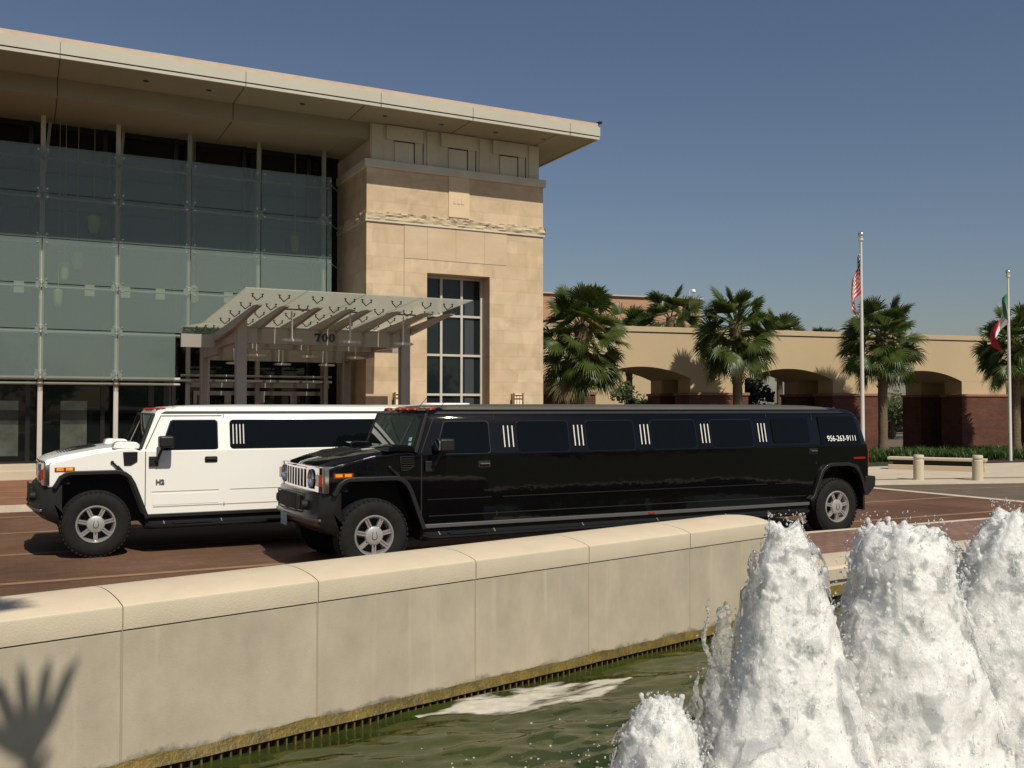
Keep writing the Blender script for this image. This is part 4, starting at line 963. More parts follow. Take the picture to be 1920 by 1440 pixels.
def rails(b):
    for z, r in ((8.45, .03), (7.43, .03), (6.26, .035), (5.10, .03), (3.93, .045), (2.74, .055)):
        x1 = 8.1 if z > 3.9 else 3.95
        b.tube([(-6.9, SY + .24, z), (x1, SY + .24, z)], r, 8)
    b.tube([(3.95, SY + .24, 2.86), (8.2, SY + .24, 2.86)], .035, 8); b.tube([(3.95, SY + .24, 2.72), (8.2, SY + .24, 2.72)], .045, 8); b.tube([(-6.9, SY + .24, 2.60), (3.95, SY + .24, 2.60)], .035, 8)
part('screen_rail', M['steel'], rails)
part('screen_tie', M['steel'], lambda b: [b.bar((8.0, SY + .2, z), (8.6, GY - .05, z - .12), .025) for z in ROWS[:5]])
part('entrance_post', M['steel_light'], lambda b: b.box(7.92, 8.02, SY - .0, SY + .10, .12, 3.4), bevel=.01)
part('interior_light_box', mat('glass_side_light', (.50, .48, .34), .5), lambda b: [b.box(x, x + .24, GY - .25, GY - .15, 4.98, 5.28) for x in (-.15, 1.55, 2.45, 3.35, 4.25, 5.2)], smooth=0)
for x, z, r in ((1.75, 6.75, .17), (1.35, 5.75, .14), (1.05, 5.45, .12), (7.2, 6.65, .13), (.9, 4.7, .12), (4.35, 5.0, .12)):
    b = MB(); b.lathe([(.04, .42), (r, .36), (r * .8, .0), (r * .5, -.08)], 12, c=(x, GY - .35, z)); b.tube([(x, GY - .35, z + .4), (x, GY - .35, 9.57)], .008, 4); b.build('glass_lantern', M['lantern_in'], bld)

# ------------------------------------------------------------------ entrance canopy
can = empty('entrance_canopy', (6.4, 22, .12), label='glass entrance canopy on painted steel posts with the number 700 on its front beam', category='canopy')
def cpart(name, m, fn, **kw):
    b = MB(lambda x, y, z: (x - 6.4, y - 22, z - .12)); fn(b); return b.build(name, m, can, **kw)
for x in (4.44, 8.35):
    for y in (22.0, 26.7): cpart('post', M['steel'], lambda b: (b.box(x - .115, x + .115, y - .115, y + .115, .12, 3.98 if y < 23 else 3.6), b.box(x - .135, x + .135, y - .135, y + .135, .12, .2)), bevel=.012)
def ib(b, p, q, h, wd=.16):
    b.bar(p, q, wd, h)
cpart('front_beam', M['steel'], lambda b: (ib(b, (4.56, 22, 3.61), (8.235, 22, 3.61), .33, .12), b.box(4.56, 8.235, 21.93, 22.07, 3.775, 3.80), b.box(4.56, 8.235, 21.93, 22.07, 3.42, 3.445)), smooth=0)
cpart('cross_beam', M['steel'], lambda b: (ib(b, (3.48, 24.35, 3.60), (9.3, 24.35, 3.60), .32, .16), b.box(4.55, 8.24, 26.64, 26.76, 3.25, 3.60)), smooth=0)
cpart('side_beam', M['steel'], lambda b: b.box(4.37, 4.51, 22.12, 24.265, 3.46, 3.74), smooth=0)
for x, y0_, y1_, z0_, z1_ in ((8.35, 22.12, 24.265, 3.46, 3.74), (4.44, 24.435, 26.58, 3.30, 3.58), (8.35, 24.435, 26.58, 3.30, 3.58)): cpart('side_beam', M['steel'], lambda b: b.box(x - .07, x + .07, y0_, y1_, z0_, z1_), smooth=0)
Yv, Zv = 24.2, 3.86
def roofz(y): return Zv + (4.16 - Zv) * (Yv - y) / (Yv - 19.2) if y < Yv else Zv + .22 * (y - Yv) / 4.3
for x in (4.30, 4.85, 5.55, 6.25, 6.62, 7.30, 8.0, 8.52):
    def raf(b, x=x):
        b.prism([(24.3, 3.79), (24.3, 3.60), (22.0, 3.74), (19.9, 3.98), (19.45, 4.02), (19.45, 4.04), (19.9, 4.06)], x - .05, x + .05, lambda u, v, w_: (w_, u, v))
        b.prism([(24.36, 3.79), (24.36, 3.66), (28.1, 3.86), (28.1, 3.96)], x - .05, x + .05, lambda u, v, w_: (w_, u, v))
    cpart('rafter', M['steel'], raf, smooth=0)
xs_ = [3.95, 5.2, 6.43, 7.68, 8.9]
for xa, xb in zip(xs_[:-1], xs_[1:]):
    for ya, yb in ((19.2, 21.65), (21.67, 24.15), (24.25, 26.3), (26.32, 28.3)):
        cpart('glass_pane', M['canglass'], lambda b: b.prism([(ya, roofz(ya) + .16), (yb, roofz(yb) + .16), (yb, roofz(yb) + .178), (ya, roofz(ya) + .178)], xa + .01, xb - .01, lambda u, v, w_: (w_, u, v)), smooth=0)
for x in (4.30, 4.85, 5.55, 6.25, 6.62, 7.30, 8.0, 8.52):
    for y in (19.75, 20.9, 22.05, 23.2, 25.2, 26.6):
        def clips(b):
            z = roofz(y)
            for sx_ in (-1, 1):
                b.bar((x, y, z + .02), (x + sx_ * .10, y - .05, z + .11), .016); b.lathe([(.0, .155), (.028, .155), (.028, .14), (.012, .135), (.012, .08), (0, .08)], 8, c=(x + sx_ * .10, y - .05, z))
        cpart('spider_clip', M['fitting'], clips)
for y in (20.35, 23.3):
    cpart('tie_rod', M['fitting'], lambda b: [b.bar((xa, y, roofz(y) - .03), (xb, y, roofz(y) - .03), .03) for xa, xb in ((4.85, 5.55), (6.25, 6.62), (7.30, 8.0))], smooth=0)
# 700 in bold serif figures
def zero(b, x, z, wd, h):
    n = 22; vs = []
    for q, (yy) in enumerate((21.925, 21.912)):
        for k in range(n):
            a = 2 * math.pi * k / n; vs.append((x + wd / 2 * math.cos(a), yy, z + h / 2 * math.sin(a))); vs.append((x + wd * .21 * math.cos(a), yy, z + h * .41 * math.sin(a)))
    f_ = []
    for k in range(n):
        k2 = (k + 1) % n; f_ += [(2 * k, 2 * k2, 2 * k2 + 1, 2 * k + 1), (2 * n + 2 * k, 2 * n + 2 * k + 1, 2 * n + 2 * k2 + 1, 2 * n + 2 * k2), (2 * k, 2 * n + 2 * k, 2 * n + 2 * k2, 2 * k2), (2 * k + 1, 2 * k2 + 1, 2 * n + 2 * k2 + 1, 2 * n + 2 * k + 1)]
    b.add(vs, f_)
nx0 = 6.19; nh = .185
cpart('number_figure', M['black'], lambda b: b.prism([(nx0 - .085, 3.69), (nx0 - .085, 3.635), (nx0 - .07, 3.635), (nx0 - .05, 3.66), (nx0 + .02, 3.66), (nx0 - .045, 3.51), (nx0 + .015, 3.51), (nx0 + .02, 3.56), (nx0 + .06, 3.66), (nx0 + .06, 3.69)], 21.912, 21.925, ID), smooth=0)
cpart('number_figure', M['black'], lambda b: zero(b, nx0 + .16, 3.60, .135, nh), smooth=0)
cpart('number_figure', M['black'], lambda b: zero(b, nx0 + .33, 3.60, .135, nh), smooth=0)
# pendant fittings: rod with a flat rectangular head
pl = []
rows = (('front', 20.35, 3.40), ('middle', 23.8, 3.25), ('rear', 26.4, 3.17)); cols_ = (('left', 5.17), ('central', 6.46), ('right', 7.70))
pend = None
for rn, y, z in rows:
    for cn, x in cols_:
        if pend is None:
            pend = empty('pendant_light', (x, y, z)); 
            b = MB(); b.tube([(0, 0, 0), (0, 0, .62)], .022, 8); b.build('rod', M['steel_light'], pend)
            b = MB(); b.box(-.19, .19, -.09, .09, -.035, .025); b.box(-.23, .23, -.05, .05, -.02, .01); b.build('lamp_head', M['steel_light'], pend, bevel=.008)
            o = pend
        else: o = copy_tree(pend)
        o.location = (x, y, z); o['category'] = 'light'; o['group'] = 'flat pendant lights hanging from the canopy'
        o['label'] = 'flat white pendant light, %s of three in the %s row under the glass canopy' % (cn, rn)
# wall lanterns on the tower
wl = None
for x, lb in ((9.56, 'bronze framed cream wall lantern on the stone tower beside the canopy post'), (13.32, 'bronze framed cream wall lantern on the stone tower right of the tall window')):
    if wl is None:
        wl = o = empty('wall_lantern', (x, TY, 1.95))
        b = MB(); b.box(-.13, .13, -.19, -.03, -.40, .44); b.build('glass_shade', M['lantern'], o)
        b = MB()
        for xx in (-.15, .15): b.box(xx - .022, xx + .022, -.215, -.18, -.44, .46)
        for xx in (-.05, .05): b.box(xx - .008, xx + .008, -.205, -.19, -.4, .38)
        for zz in (-.42, .40, .30): b.box(-.17, .17, -.212, -.19, zz - .014, zz + .014)
        for yy in (-.19, -.03): b.box(-.15, -.13, yy - .02, yy + .02, -.44, .44); b.box(.13, .15, yy - .02, yy + .02, -.44, .44)
        b.build('lantern_frame', M['bronze'], o); b = MB(); b.box(-.1, .1, -.03, 0, -.2, .2); b.build('back_plate', M['bronze'], o)
    else: o = copy_tree(wl); o.location = (x, TY, 1.95)
    o['label'] = lb; o['category'] = 'wall light'; o['group'] = 'wall lanterns on the stone tower'

# ------------------------------------------------------------------ arcade
AO = Vector((33.45, 27.76, 0)); AD = Vector((.987, -.1616, 0)); AN = Vector((.1616, .987, 0))
arc = empty('arcade', AO, label='tan stucco arcade wall with low segmental arches on red brick piers behind the palms', category='arcade')
def al(s, n, z):  p = -AD * s + AN * n; return (p.x, p.y, z)        # s runs leftwards from the rightmost bay shown
def wal(s, n, z=0): p = AO - AD * s + AN * n; return Vector((p.x, p.y, z))
PER = 6.42; DEP = 3.42; SPR = 3.10; CRN = 3.53; HALF = 2.03
bays = [-2 * PER, -PER, 0, PER, 2 * PER, 3 * PER]       # arch centres
cen0 = -.05
SMIN, SMAX = -15.5, 22.0
def prof_outline():
    pts = [(SMIN, 4.82), (SMIN, SPR)]
    for c in bays:
        c += cen0
        Rr = (HALF ** 2 + (CRN - SPR) ** 2) / (2 * (CRN - SPR)); zc = CRN - Rr; a = math.asin(HALF / Rr)
        for i in range(21):
            t = -a + 2 * a * i / 20; pts.append((c + Rr * math.sin(t), zc + Rr * math.cos(t)))
    pts += [(SMAX, SPR), (SMAX, 4.82)]; return pts
b = MB(al); o_ = prof_outline(); b.prism(o_, 0, DEP, lambda u, v, w_: (u, w_, v)); b.build('arch_wall', M['stucco'], arc, smooth=25)
b = MB(al); b.box(SMIN, SMAX, -.05, DEP + .05, 4.84, 5.04); b.build('coping', M['stucco'], arc, bevel=.01)
b = MB(al); b.box(SMIN, SMAX, .02, DEP - .02, 4.80, 4.845); b.build('coping_groove', M['stonegroove'], arc, smooth=0)
edges_ = [SMIN - 10] + [c + cen0 + q * HALF for c in bays for q in (-1, 1)] + [SMAX + 8]
for k in range(0, len(edges_), 2):
    s0, s1 = edges_[k], edges_[k + 1]
    s0 = max(s0, SMIN + .02); s1 = min(s1, SMAX - .02)
    for n0, n1 in ((0, 1.0), (DEP - 1.0, DEP)):
        b = MB(al); b.box(s0 + .0, s1 - .0, n0 + .004, n1 - .004, 2.56, SPR + .004); b.build('pier_stucco', M['stucco'], arc, smooth=0)
        b = MB(al); b.box(s0 - .10, s1 + .10, n0 - .09, n1 + .09, 0, 2.46); b.build('brick_pier', M['brickred'], arc, smooth=0)
        b = MB(al); b.box(s0 - .15, s1 + .15, n0 - .14, n1 + .14, 2.46, 2.565); b.build('pier_cap', M['brickcap'], arc, bevel=.015)
    if 0 < k < len(edges_) - 2 and s0 > -8:
        sconce = MB(al); c = (s0 + s1) / 2
        sconce.lathe([(.0, 2.0), (.13, 1.9), (.17, 1.62), (.0, 1.6)], 12, c=(c, -.20, 0)) if False else None
# ------------------------------------------------------------------ tall block behind the arcade
bk = empty('terracotta_building', (20, 52, 0), label='long tan and terracotta block rising behind the arcade and palms', category='building')
def bl(x, y, z): p = Vector((20, 52, 0)) ; return (x, y, z)
def bpart(name, m, fn, **kw):
    b = MB(); fn(b); return b.build(name, m, bk, **kw)
def bp_(s, n): return -AD * s + AN * n
bk.location = (38, 48, 0)
def blk(b, s0, s1, n0, n1, z0, z1):
    q = [bp_(s0, n0), bp_(s1, n0), bp_(s1, n1), bp_(s0, n1)]
    b.add([(p.x, p.y, z0) for p in q] + [(p.x, p.y, z1) for p in q], [(0, 3, 2, 1), (4, 5, 6, 7), (0, 1, 5, 4), (1, 2, 6, 5), (2, 3, 7, 6), (3, 0, 4, 7)])
bpart('lower_wall', M['stucco'], lambda b: blk(b, -2.2, 60, 0, 14, 0, 5.6), smooth=0)
bpart('upper_wall', M['terracotta'], lambda b: blk(b, -.2, 60, .4, 13.6, 5.6, 8.85), smooth=0)
bpart('roof_coping', M['fascia'], lambda b: blk(b, -.35, 60.1, .25, 13.8, 8.85, 8.93), smooth=0)
bpart('wall_hole', M['stonegroove'], lambda b: [blk(b, s, s + .14, .38, .41, z, z + .14) for s in np.arange(4.5, 30, 1.6) for z in (6.6, 7.6)], smooth=0)
bpart('shopfront', M['darkglass'], lambda b: blk(b, 16.5, 19.5, -.04, 0, 0, 2.4), smooth=0)
bpart('downpipe', M['brickcap'], lambda b: (blk(b, 20.6, 21.0, -3.0, -2.6, 0, 4.0), blk(b, 14.2, 14.6, -3.0, -2.6, 0, 4.0)), smooth=0)
cam2 = empty('security_camera', (38 - .987 * .6, 48 + .1616 * .6 + .3, 9.02), label='small white dome security camera on a bracket above the terracotta wall', category='camera')
b = MB(); b.tube([(0, 0, -.1), (0, 0, .36), (.2, -.15, .42)], .03, 6); b.build('bracket', M['pole'], cam2)
b = MB(); b.ball((.2, -.15, .30), .14, 12, 8); b.build('dome', M['white'], cam2, smooth=180)

# ------------------------------------------------------------------ fan palms
def fan(b, base, dirv, plen, rad, nb, rnd, droop, mi=0, spread=78, roll=None, wm=1.):
    d = dirv.normalized(); side = d.cross(Vector((0, 0, 1)))
    side = side.normalized() if side.length > .05 else Vector((1, 0, 0))
    roll = rnd.uniform(-1.2, 1.2) if roll is None else roll; upn = side.cross(d).normalized()
    side, upn = side * math.cos(roll) + upn * math.sin(roll), upn * math.cos(roll) - side * math.sin(roll)
    pts = []
    for i in range(4):
        t = i / 3; pts.append(base + d * plen * t + Vector((0, 0, -1)) * droop * plen * t * t * .35)
    b.tube(pts, [.022, .018, .014, .012], 4, mi=mi)
    hub = pts[-1]; dd = (pts[-1] - pts[-2]).normalized(); dd = (dd + Vector((0, 0, -.15 * droop))).normalized()
    for k in range(nb):
        a = R(-spread + 2 * spread * k / (nb - 1)) * (1 + .03 * rnd.uniform(-1, 1)); L = rad * (.80 + .2 * math.cos(a)) * rnd.uniform(.86, 1.05)
        u = (dd * math.cos(a) + side * math.sin(a) + upn * (.10 * abs(math.sin(a)) * (1 if k % 2 else .6))).normalized()
        wv = u.cross(upn).normalized(); w1 = (L * .026 + .007) * wm; tip = rnd.uniform(.12, .45) * (1 + droop)
        p0 = hub; p1 = hub + u * L * .38; p2 = hub + u * L * .72 + Vector((0, 0, -1)) * L * .07 * tip; p3 = hub + u * L * .97 + Vector((0, 0, -1)) * L * .40 * tip
        fold = upn * w1 * .7
        b.add([p0, p1 - wv * w1, p1 + fold, p1 + wv * w1, p2 - wv * w1 * .8, p2 + fold * .6, p2 + wv * w1 * .8, p3],
              [(0, 1, 2), (0, 2, 3), (1, 4, 5, 2), (2, 5, 6, 3), (4, 7, 5), (5, 7, 6)], mi)
def palm(loc, h, cr, label, seed, lean=(0, 0), n=46, group='fan palms in a row before the arcade', tr=.17, skirt=.9, extra=()):
    rnd = random.Random(seed); o = empty('fan_palm', loc, label=label, category='palm tree', group=group)
    b = MB(); pts = []; rs = []; N = 14
    for i in range(N + 1):
        t = i / N; pts.append((lean[0] * t * t, lean[1] * t * t, h * t)); rs.append(tr * (1.35 - .35 * min(1, t * 6)) * (1 + .05 * math.sin(i * 2.1)) * (1.0 + (.35 if t > .88 else 0)))
    b.tube(pts, rs, 14)
    for i in range(70):       # old leaf bases
        a = rnd.random() * 6.283; z = h * rnd.uniform(.55, 1.0); t = z / h; c = Vector((lean[0] * t * t, lean[1] * t * t, z)); r = tr * 1.05
        p = c + Vector((math.cos(a) * r, math.sin(a) * r, 0)); b.bar(p, p + Vector((math.cos(a) * .07, math.sin(a) * .07, .13)), .05, .02)
    b.build('trunk', M['bark'], o, smooth=40)
    top = Vector((lean[0], lean[1], h)); c = MB()
    for i in range(n):
        g_ = (i + .5) / n; el = math.asin(max(-1, min(1, .96 - 1.62 * g_))) + rnd.uniform(-.16, .16); a = i * 2.399963 + rnd.uniform(-.3, .3)
        d = Vector((math.cos(a) * math.cos(el), math.sin(a) * math.cos(el), math.sin(el)))
        pl_ = cr * (rnd.uniform(.40, .58) if i % 3 else rnd.uniform(.15, .35)); fr = cr * rnd.uniform(.42, .54)
        fan(c, top + Vector((0, 0, -skirt * g_ ** 1.2)) + Vector((d.x, d.y, 0)) * .08, d, pl_, fr, 26, rnd, .15 + .75 * g_, 1 if rnd.random() < .02 else 0, rnd.uniform(66, 84))
    for i in range(5):
        a = rnd.random() * 6.283; d = Vector((math.cos(a) * .45, math.sin(a) * .45, -.9))
        fan(c, top + Vector((0, 0, -.35)), d, cr * .35, cr * .42, 18, rnd, .8, 1, 60)
    for hub, dv, rad_, spr, nb_, wm_ in extra:      # long petioles with their own fans
        h_ = Vector(hub) - Vector(loc); c.tube([top, top * .45 + h_ * .55 + Vector((0, 0, .12)), h_], [.03, .02, .012], 5)
        fan(c, h_, Vector(dv), .02, rad_, nb_, rnd, .1, 0, spr, 0., wm_)
    c.build('crown', [M['palm'], M['palmdry']], o, smooth=0, fix=False)
    return o
def at(px, d, z=0.):      # a ground point from a bearing (pixel column) and a distance along the view
    rho = (px - 960) / 1800; s_, c_ = .4571, .8894; r = rho * d
    return (s_ * d + c_ * r, c_ * d - s_ * r, z)
palm(at(1086, 32.0, .03), 4.80, 1.72, 'bushy fan palm beside the stone tower, leftmost of the tall row', 3, (.1, 0), 84, skirt=1.25)
palm(at(1384, 34.5, .03), 5.05, 1.66, 'tall full fan palm between the first and second arches', 8, (-.1, 0), 80, skirt=.75)
palm(at(1655, 36.1, .03), 4.80, 1.66, 'fan palm right of the striped flag, between the second and third arches', 12, (.0, 0), 78, skirt=.75)
palm(at(1904, 37.5, .03), 4.70, 1.6, 'fan palm at the right edge, behind the green white and red flag', 17, (.0, 0), 78, skirt=.75)
for px, d, h, cr, lb, sd in ((1180, 52, 6.2, 2.0, 'distant low fan palm crown just right of the leftmost palm', 21), (1258, 50, 6.75, 2.2, 'distant fan palm crown before the terracotta wall', 22), (1462, 54, 6.0, 1.9, 'distant small fan palm crown right of the tall full palm', 23), (1545, 56, 5.6, 1.7, 'distant fan palm crown barely showing over the coping left of the flag', 24)):
    palm(at(px, d, 0), h, cr, lb, sd, n=44, group='fan palms beyond the arcade')
# palm standing behind the photographer, whose fronds throw the shadow on the wall at the left
palm((-1.95, .25, .03), 5.5, 1.25, 'fan palm beside the near end of the pool, casting frond shadows on the wall', 41, (.1, .1), 30, group='fan palms round the pool', extra=(((.20, 1.35, 5.12), (-.12, .25, 1), .58, 36, 5, 1.9), ((.16, 1.3, 5.0), (.35, .2, 1), .40, 26, 4, 1.8), ((.30, 1.2, 4.78), (.25, -.3, -1), .42, 34, 5, 2.), ((.0, 1.25, 4.9), (.25, -.3, -1), .38, 20, 3, 2.2), ((-.10, 1.35, 6.05), (.9, .6, .6), .40, 30, 5, 1.8)))

# ------------------------------------------------------------------ planting, shrubs, trees beyond
rnd = random.Random(77)
bedpoly = [(17, 22.6), (26.2, 22.7), (31, 22.2), (45, 21.1), (60, 19.5), (60, 23.1), (16, 30.4)]
sheet('planting_bed', bedpoly, .052, M['soil'])
sheet('lawn', [(17, 22.6), (24.3, 22.45), (25.4, 23.2), (25.8, 24.6), (17, 26.5)], .058, M['lawn'])
b = MB()
for i in range(2600):
    s_ = rnd.uniform(-9.5, 12.5); n = rnd.uniform(-4.6, -.35); p = wal(s_, n)
    if p.x < 26.3 and p.y < 24.3 and rnd.random() < .85: continue
    if p.y < 22.75 - .075 * (p.x - 26): continue
    hh = rnd.uniform(.25, .50) + .28 * max(0, noise.noise(Vector((p.x * .5, p.y * .5, 3))))
    for k in range(8):
        a = rnd.random() * 6.283; l = hh * rnd.uniform(.7, 1.05); dx, dy = math.cos(a), math.sin(a); w_ = .018; o1 = l * .18; o2 = l * rnd.uniform(.35, .8)
        q = [(p.x - dy * w_, p.y + dx * w_, .03), (p.x + dy * w_, p.y - dx * w_, .03), (p.x + dx * o1 + dy * w_, p.y + dy * o1 - dx * w_, l * .7), (p.x + dx * o1 - dy * w_, p.y + dy * o1 + dx * w_, l * .7), (p.x + dx * o2, p.y + dy * o2, l)]
        b.add(q, [(0, 1, 2, 3), (3, 2, 4)])
b.build('strap_leaf_planting', M['strap'], smooth=0, fix=False, kind='stuff', label='dense bed of dark strap leaved plants before the arcade')
b = MB()
for i in range(6000):
    x = rnd.uniform(17.5, 26); y = rnd.uniform(22.5, 25.8); a = rnd.random() * 6.28; l = rnd.uniform(.03, .09)
    b.add([(x - .006, y, .05), (x + .006, y, .05), (x + math.cos(a) * .03, y + math.sin(a) * .03, .05 + l)], [(0, 1, 2)])
b.build('lawn_grass', M['strap'], smooth=0, fix=False, kind='stuff', label='short lawn grass beside the planting')
def tree(name, loc, h, cr, label, seed, m='leaf', nleaf=2200, group=None, trunk_r=.12, lsz=.12, flat=1.):
    rnd = random.Random(seed); o = empty(name, loc, label=label, category='tree' if name != 'shrub' else 'shrub')
    if group: o['group'] = group
    b = MB(); b.tube([(0, 0, 0), (.05, 0, h * .3), (0, .05, h * .55)], [trunk_r, trunk_r * .8, trunk_r * .6], 8); cl = []
    for i in range(9):
        a = i * 2.4 + rnd.random(); rr = cr * rnd.uniform(.25, .75); e = Vector((math.cos(a) * rr, math.sin(a) * rr, h * rnd.uniform(.55, .95)))
        b.tube([(0, 0, h * .28), tuple(e * .5 + Vector((0, 0, h * .12))), tuple(e)], [trunk_r * .5, trunk_r * .3, trunk_r * .12], 5)
        for k in range(3): cl.append((e + Vector((rnd.gauss(0, .25), rnd.gauss(0, .25), rnd.gauss(0, .2))) * cr * .6, cr * rnd.uniform(.22, .42)))
    b.build('trunk', M['bark2'], o)
    c = MB()
    for i in range(nleaf):
        ce, r = rnd.choice(cl); v = Vector((rnd.gauss(0, 1), rnd.gauss(0, 1), rnd.gauss(0, 1))).normalized() * r * rnd.random() ** .4
        p = ce + v; d = Vector((rnd.gauss(0, 1), rnd.gauss(0, 1), rnd.gauss(0, .6))).normalized(); u = d.orthogonal().normalized(); s_ = lsz * rnd.uniform(.6, 1.3)
        if p.z < .15: continue
        c.add([p - u * s_ * .4, p + d * s_ * .6, p + u * s_ * .4, p - d * s_ * .6], [(0, 1, 2, 3)])
    c.build('crown', M[m], o, smooth=0, fix=False); return o
tree('small_tree', at(1186, 43, 0), 3.1, 1.0, 'thin leafy young tree seen through the leftmost arch', 51, 'leafdk', 1100, lsz=.17)
tree('small_tree', at(1405, 43, 0), 3.5, 1.35, 'leafy young tree filling the left side of the second arch', 52, 'leafdk', 1500, lsz=.19)
for i, (px, d, h, cr, lb) in enumerate(((1672, 62, 2.4, 2.2, 'light green bushy tree seen through the third arch'), (1698, 75, 2.8, 1.8, 'smaller pale tree beside the brick pier seen through the third arch'), (1905, 70, 3.2, 2.6, 'green tree at the right edge beyond the last brick pier'), (1800, 90, 3.0, 3.0, 'distant tree seen through the gap beside the brick pier'))):
    tree('roadside_tree', at(px, d, 0), h, cr, lb, 60 + i, 'leaf', 2400, 'trees beyond the arcade', lsz=.20)
for i, (x, y, h, cr_) in enumerate(((-6, -19, 4.6, 3.0), (1.5, -22, 5.2, 3.4), (8, -18, 4.2, 2.8), (15, -21, 5.0, 3.3), (22, -17, 4.4, 3.0), (29, -20, 5.0, 3.2), (-14, -16, 4.4, 3.0))):
    tree('lawn_tree', (x, y, 0), h, cr_, 'dark leafy lawn tree, number %s of the row reflected in the limousine doors' % ('one', 'two', 'three', 'four', 'five', 'six', 'seven')[i], 80 + i, 'leafdk', 1500, 'trees on the lawn behind the pool', lsz=.34)
# far tree line on the horizon, one mass of foliage
b = MB(); rnd = random.Random(90)
for i in range(9000):
    a = rnd.uniform(-.6, .9); L = 210 + rnd.uniform(0, 25); x, y = L * math.sin(a + .475), L * math.cos(a + .475); hh = 3.2 + 1.4 * noise.noise(Vector((a * 24, 0, 3)))
    p = Vector((x, y, rnd.random() ** .8 * hh)); d = Vector((rnd.gauss(0, 1), rnd.gauss(0, 1), rnd.gauss(0, .6))).normalized(); u = d.orthogonal().normalized(); s_ = 1.3
    b.add([p - u * s_ * .4, p + d * s_ * .6, p + u * s_ * .4, p - d * s_ * .6], [(0, 1, 2, 3)])
b.build('far_treeline', M['leafdk'], smooth=0, fix=False, kind='stuff', label='far off dark line of trees along the horizon')

# ------------------------------------------------------------------ flags and poles
def flagpole(loc, h, label, r=.065):
    o = empty('flagpole', loc, label=label, category='flagpole', group='white flagpoles')
    b = MB(); b.tube([(0, 0, 0), (0, 0, h * .5), (0, 0, h)], [r, r * .85, r * .55], 12); b.build('shaft', M['pole'], o)
    b = MB(); b.lathe([(.0, h + .02), (.075, h + .02), (.075, h - .05), (.03, h - .06)], 12); b.lathe([(.11, 0), (.14, .02), (.2, .0)], 12, c=(0, 0, .01)) if False else None; b.build('truck', M['pole'], o)
    b = MB(); b.ball((0, 0, h + .13), .095, 14, 10); b.build('finial_ball', M['bolt'], o, smooth=180); return o
P1 = at(1617, 29.6, .05); P2 = at(1893, 34.9, .05)
H1, H2_ = 7.15, 6.75
flagpole(P1, H1, 'white flagpole with the stars and stripes flag beside the black limousine tail'); flagpole(P2, H2_, 'white flagpole with the green white and red flag at the right edge')
fr_, fb_, fw_ = mat('flag_red', (.52, .03, .05), .7), mat('flag_blue', (.02, .03, .10), .7), mat('flag_white', (.78, .76, .74), .7)
fg_, fe_ = mat('flag_green', (.04, .22, .10), .7), mat('flag_emblem', (.20, .14, .08), .7)
def drape(name, loc, z0, hang, foldw, mats, cls, label, lx, ly, seed, hf=.5):
    """a limp flag: hoist along the pole, fly end fallen down beside it in folds"""
    nu, nv = 70, 90; hoist = hang * hf; b = MB(); vs = []
    for j in range(nv + 1):
        for i in range(nu + 1):
            u = i / nu; v = j / nv       # u along the fly, v down the hoist
            z = z0 - v * hoist - (hang - hoist) * (u ** 1.15)
            out_ = foldw * (math.sin(min(1, u * 1.0) * math.pi * .5) * .75 + .25 * math.sin(u * 9 + v * 1.5)) * (.35 + .65 * min(1, .25 + u * .6 + v * .5))
            dep = foldw * .24 * math.sin(u * 17 + v * 2 + seed) * min(1, u * 3)
            vs.append((lx * out_ - ly * dep, ly * out_ + lx * dep, z))
    for j in range(nv):
        for i in range(nu):
            o_ = len(b.v); 
    b.v = vs; b.f = []; b.m = []
    for j in range(nv):
        for i in range(nu):
            b.f.append((j * (nu + 1) + i, j * (nu + 1) + i + 1, (j + 1) * (nu + 1) + i + 1, (j + 1) * (nu + 1) + i)); b.m.append(cls((i + .5) / nu, (j + .5) / nv))
    o = b.build('flag', mats, smooth=180, fix=False, label=label, category='flag'); o.location = loc; return o
def us(u, v):
    if u < .42 and v < .54:
        gx, gy = u / .42 * 11, v / .54 * 9
        return 2 if (int(gx) + int(gy)) % 2 == 0 and abs(gx % 1 - .5) < .36 and abs(gy % 1 - .5) < .36 else 1
    return 0 if int(v * 13) % 2 == 0 else 2
drape('flag', P1, H1 - .38, 2.0, .33, [fr_, fb_, fw_], us, 'stars and stripes flag hanging limp in folds from its pole', -.90, .43, .4)
def mx_(u, v):
    if u < .333: return 0
    if u > .667: return 2
    r = math.hypot((u - .5) / .11, (v - .5) / .17); return 3 if .62 < r < 1 or (r < .45 and (int(u * 60) + int(v * 40)) % 2) else 1
drape('flag', P2, H2_ - .60, 2.25, .66, [fg_, fw_, fr_, fe_], mx_, 'green white and red flag with a round brown emblem, hanging limp from its pole', -.90, .43, 1.4, .34)

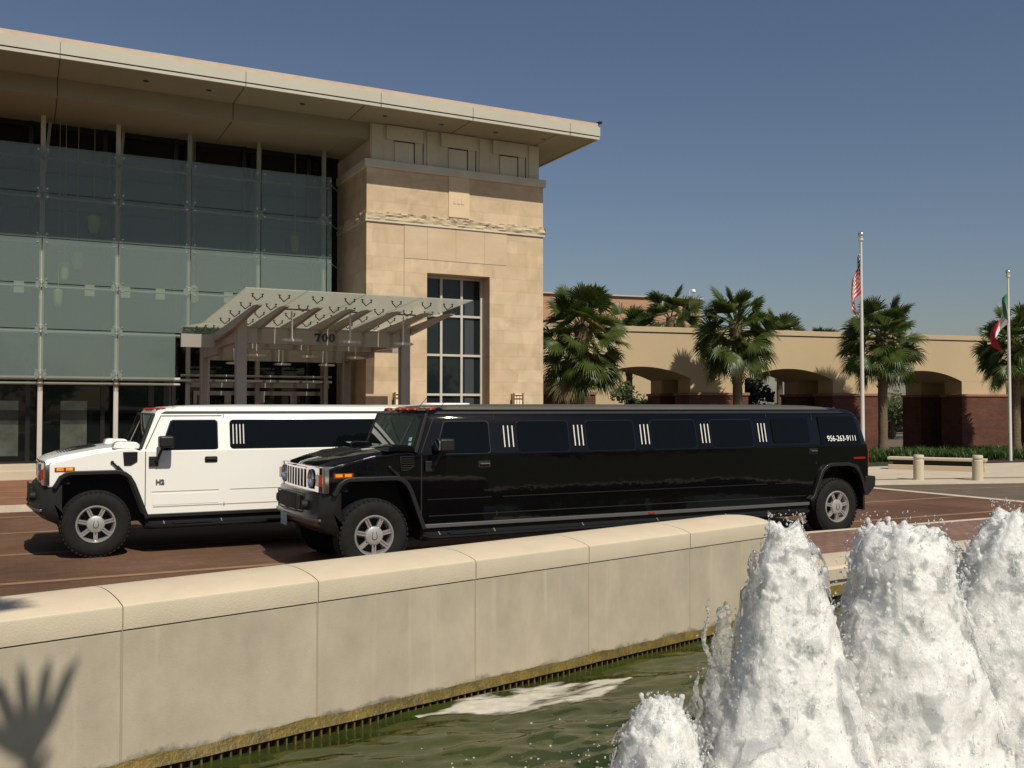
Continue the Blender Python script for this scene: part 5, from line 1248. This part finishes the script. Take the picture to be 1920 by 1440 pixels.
# ------------------------------------------------------------------ bollards, bench, parked car
bo = None
for (x, y), lb in (((21.42, 17.90), 'round pale concrete bollard standing at the left end of the long bench'), ((22.65, 17.05), 'round pale concrete bollard standing at the right end of the long bench')):
    if bo is None:
        bo = o = empty('bollard', (x, y, .046)); b = MB(); b.lathe([(.0, 0), (.135, 0), (.135, .52), (.118, .535), (.118, .56), (.135, .575), (.135, .64), (.12, .665), (.0, .67)], 28); b.build('shaft', M['bollard'], o, smooth=35)
    else: o = copy_tree(bo); o.location = (x, y, .046)
    o['label'] = lb; o['category'] = 'bollard'; o['group'] = 'concrete bollards at the kerb'
ang = math.atan2(19.3 - 21.6, 25.95 - 24.6)
be = empty('stone_bench', (25.27, 20.45, .046), ang, label='long low stone bench with a dark recess under its seat, behind the bollards', category='bench')
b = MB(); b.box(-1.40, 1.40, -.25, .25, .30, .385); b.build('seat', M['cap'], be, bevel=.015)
b = MB(); b.box(-1.25, 1.25, -.16, .2, .12, .30); b.build('seat_recess', M['trimdark'], be)
b = MB(); b.box(-1.38, 1.38, -.24, .24, 0, .15); b.build('base', M['stoneplain'], be, bevel=.01)
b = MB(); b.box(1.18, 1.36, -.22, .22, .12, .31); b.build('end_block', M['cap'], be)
cr = empty('parked_car', at(1690, 66, 0), R(-12), label='dark parked car seen low through the third arch behind the plants', category='car')
b = MB(); b.prism([(-2.2, .35), (-2.25, .75), (-1.3, .92), (-.7, 1.38), (.9, 1.40), (1.7, .98), (2.2, .90), (2.25, .4)], -.85, .85, ID); b.build('body', M['blackpaint'], cr, bevel=.08, seg=3)
b = MB(); b.prism([(-1.15, .95), (-.65, 1.32), (.85, 1.34), (1.45, 1.0)], -.865, .865, ID); b.build('side_window', M['carglass'], cr)
for x in (-1.4, 1.35):
    for y in (-.8, .8): b = MB(); b.lathe([(.0, -.1), (.2, -.1), (.32, -.08), (.32, .08), (.2, .1), (0, .1)], 20, c=(x, y, .32), axis='y'); b.build('wheel', M['rubber'], cr)
for y in (-.6, .6): b = MB(); b.box(-2.27, -2.2, y - .2, y + .2, .62, .76); b.build('headlight', M['headglass'], cr, bevel=.02)
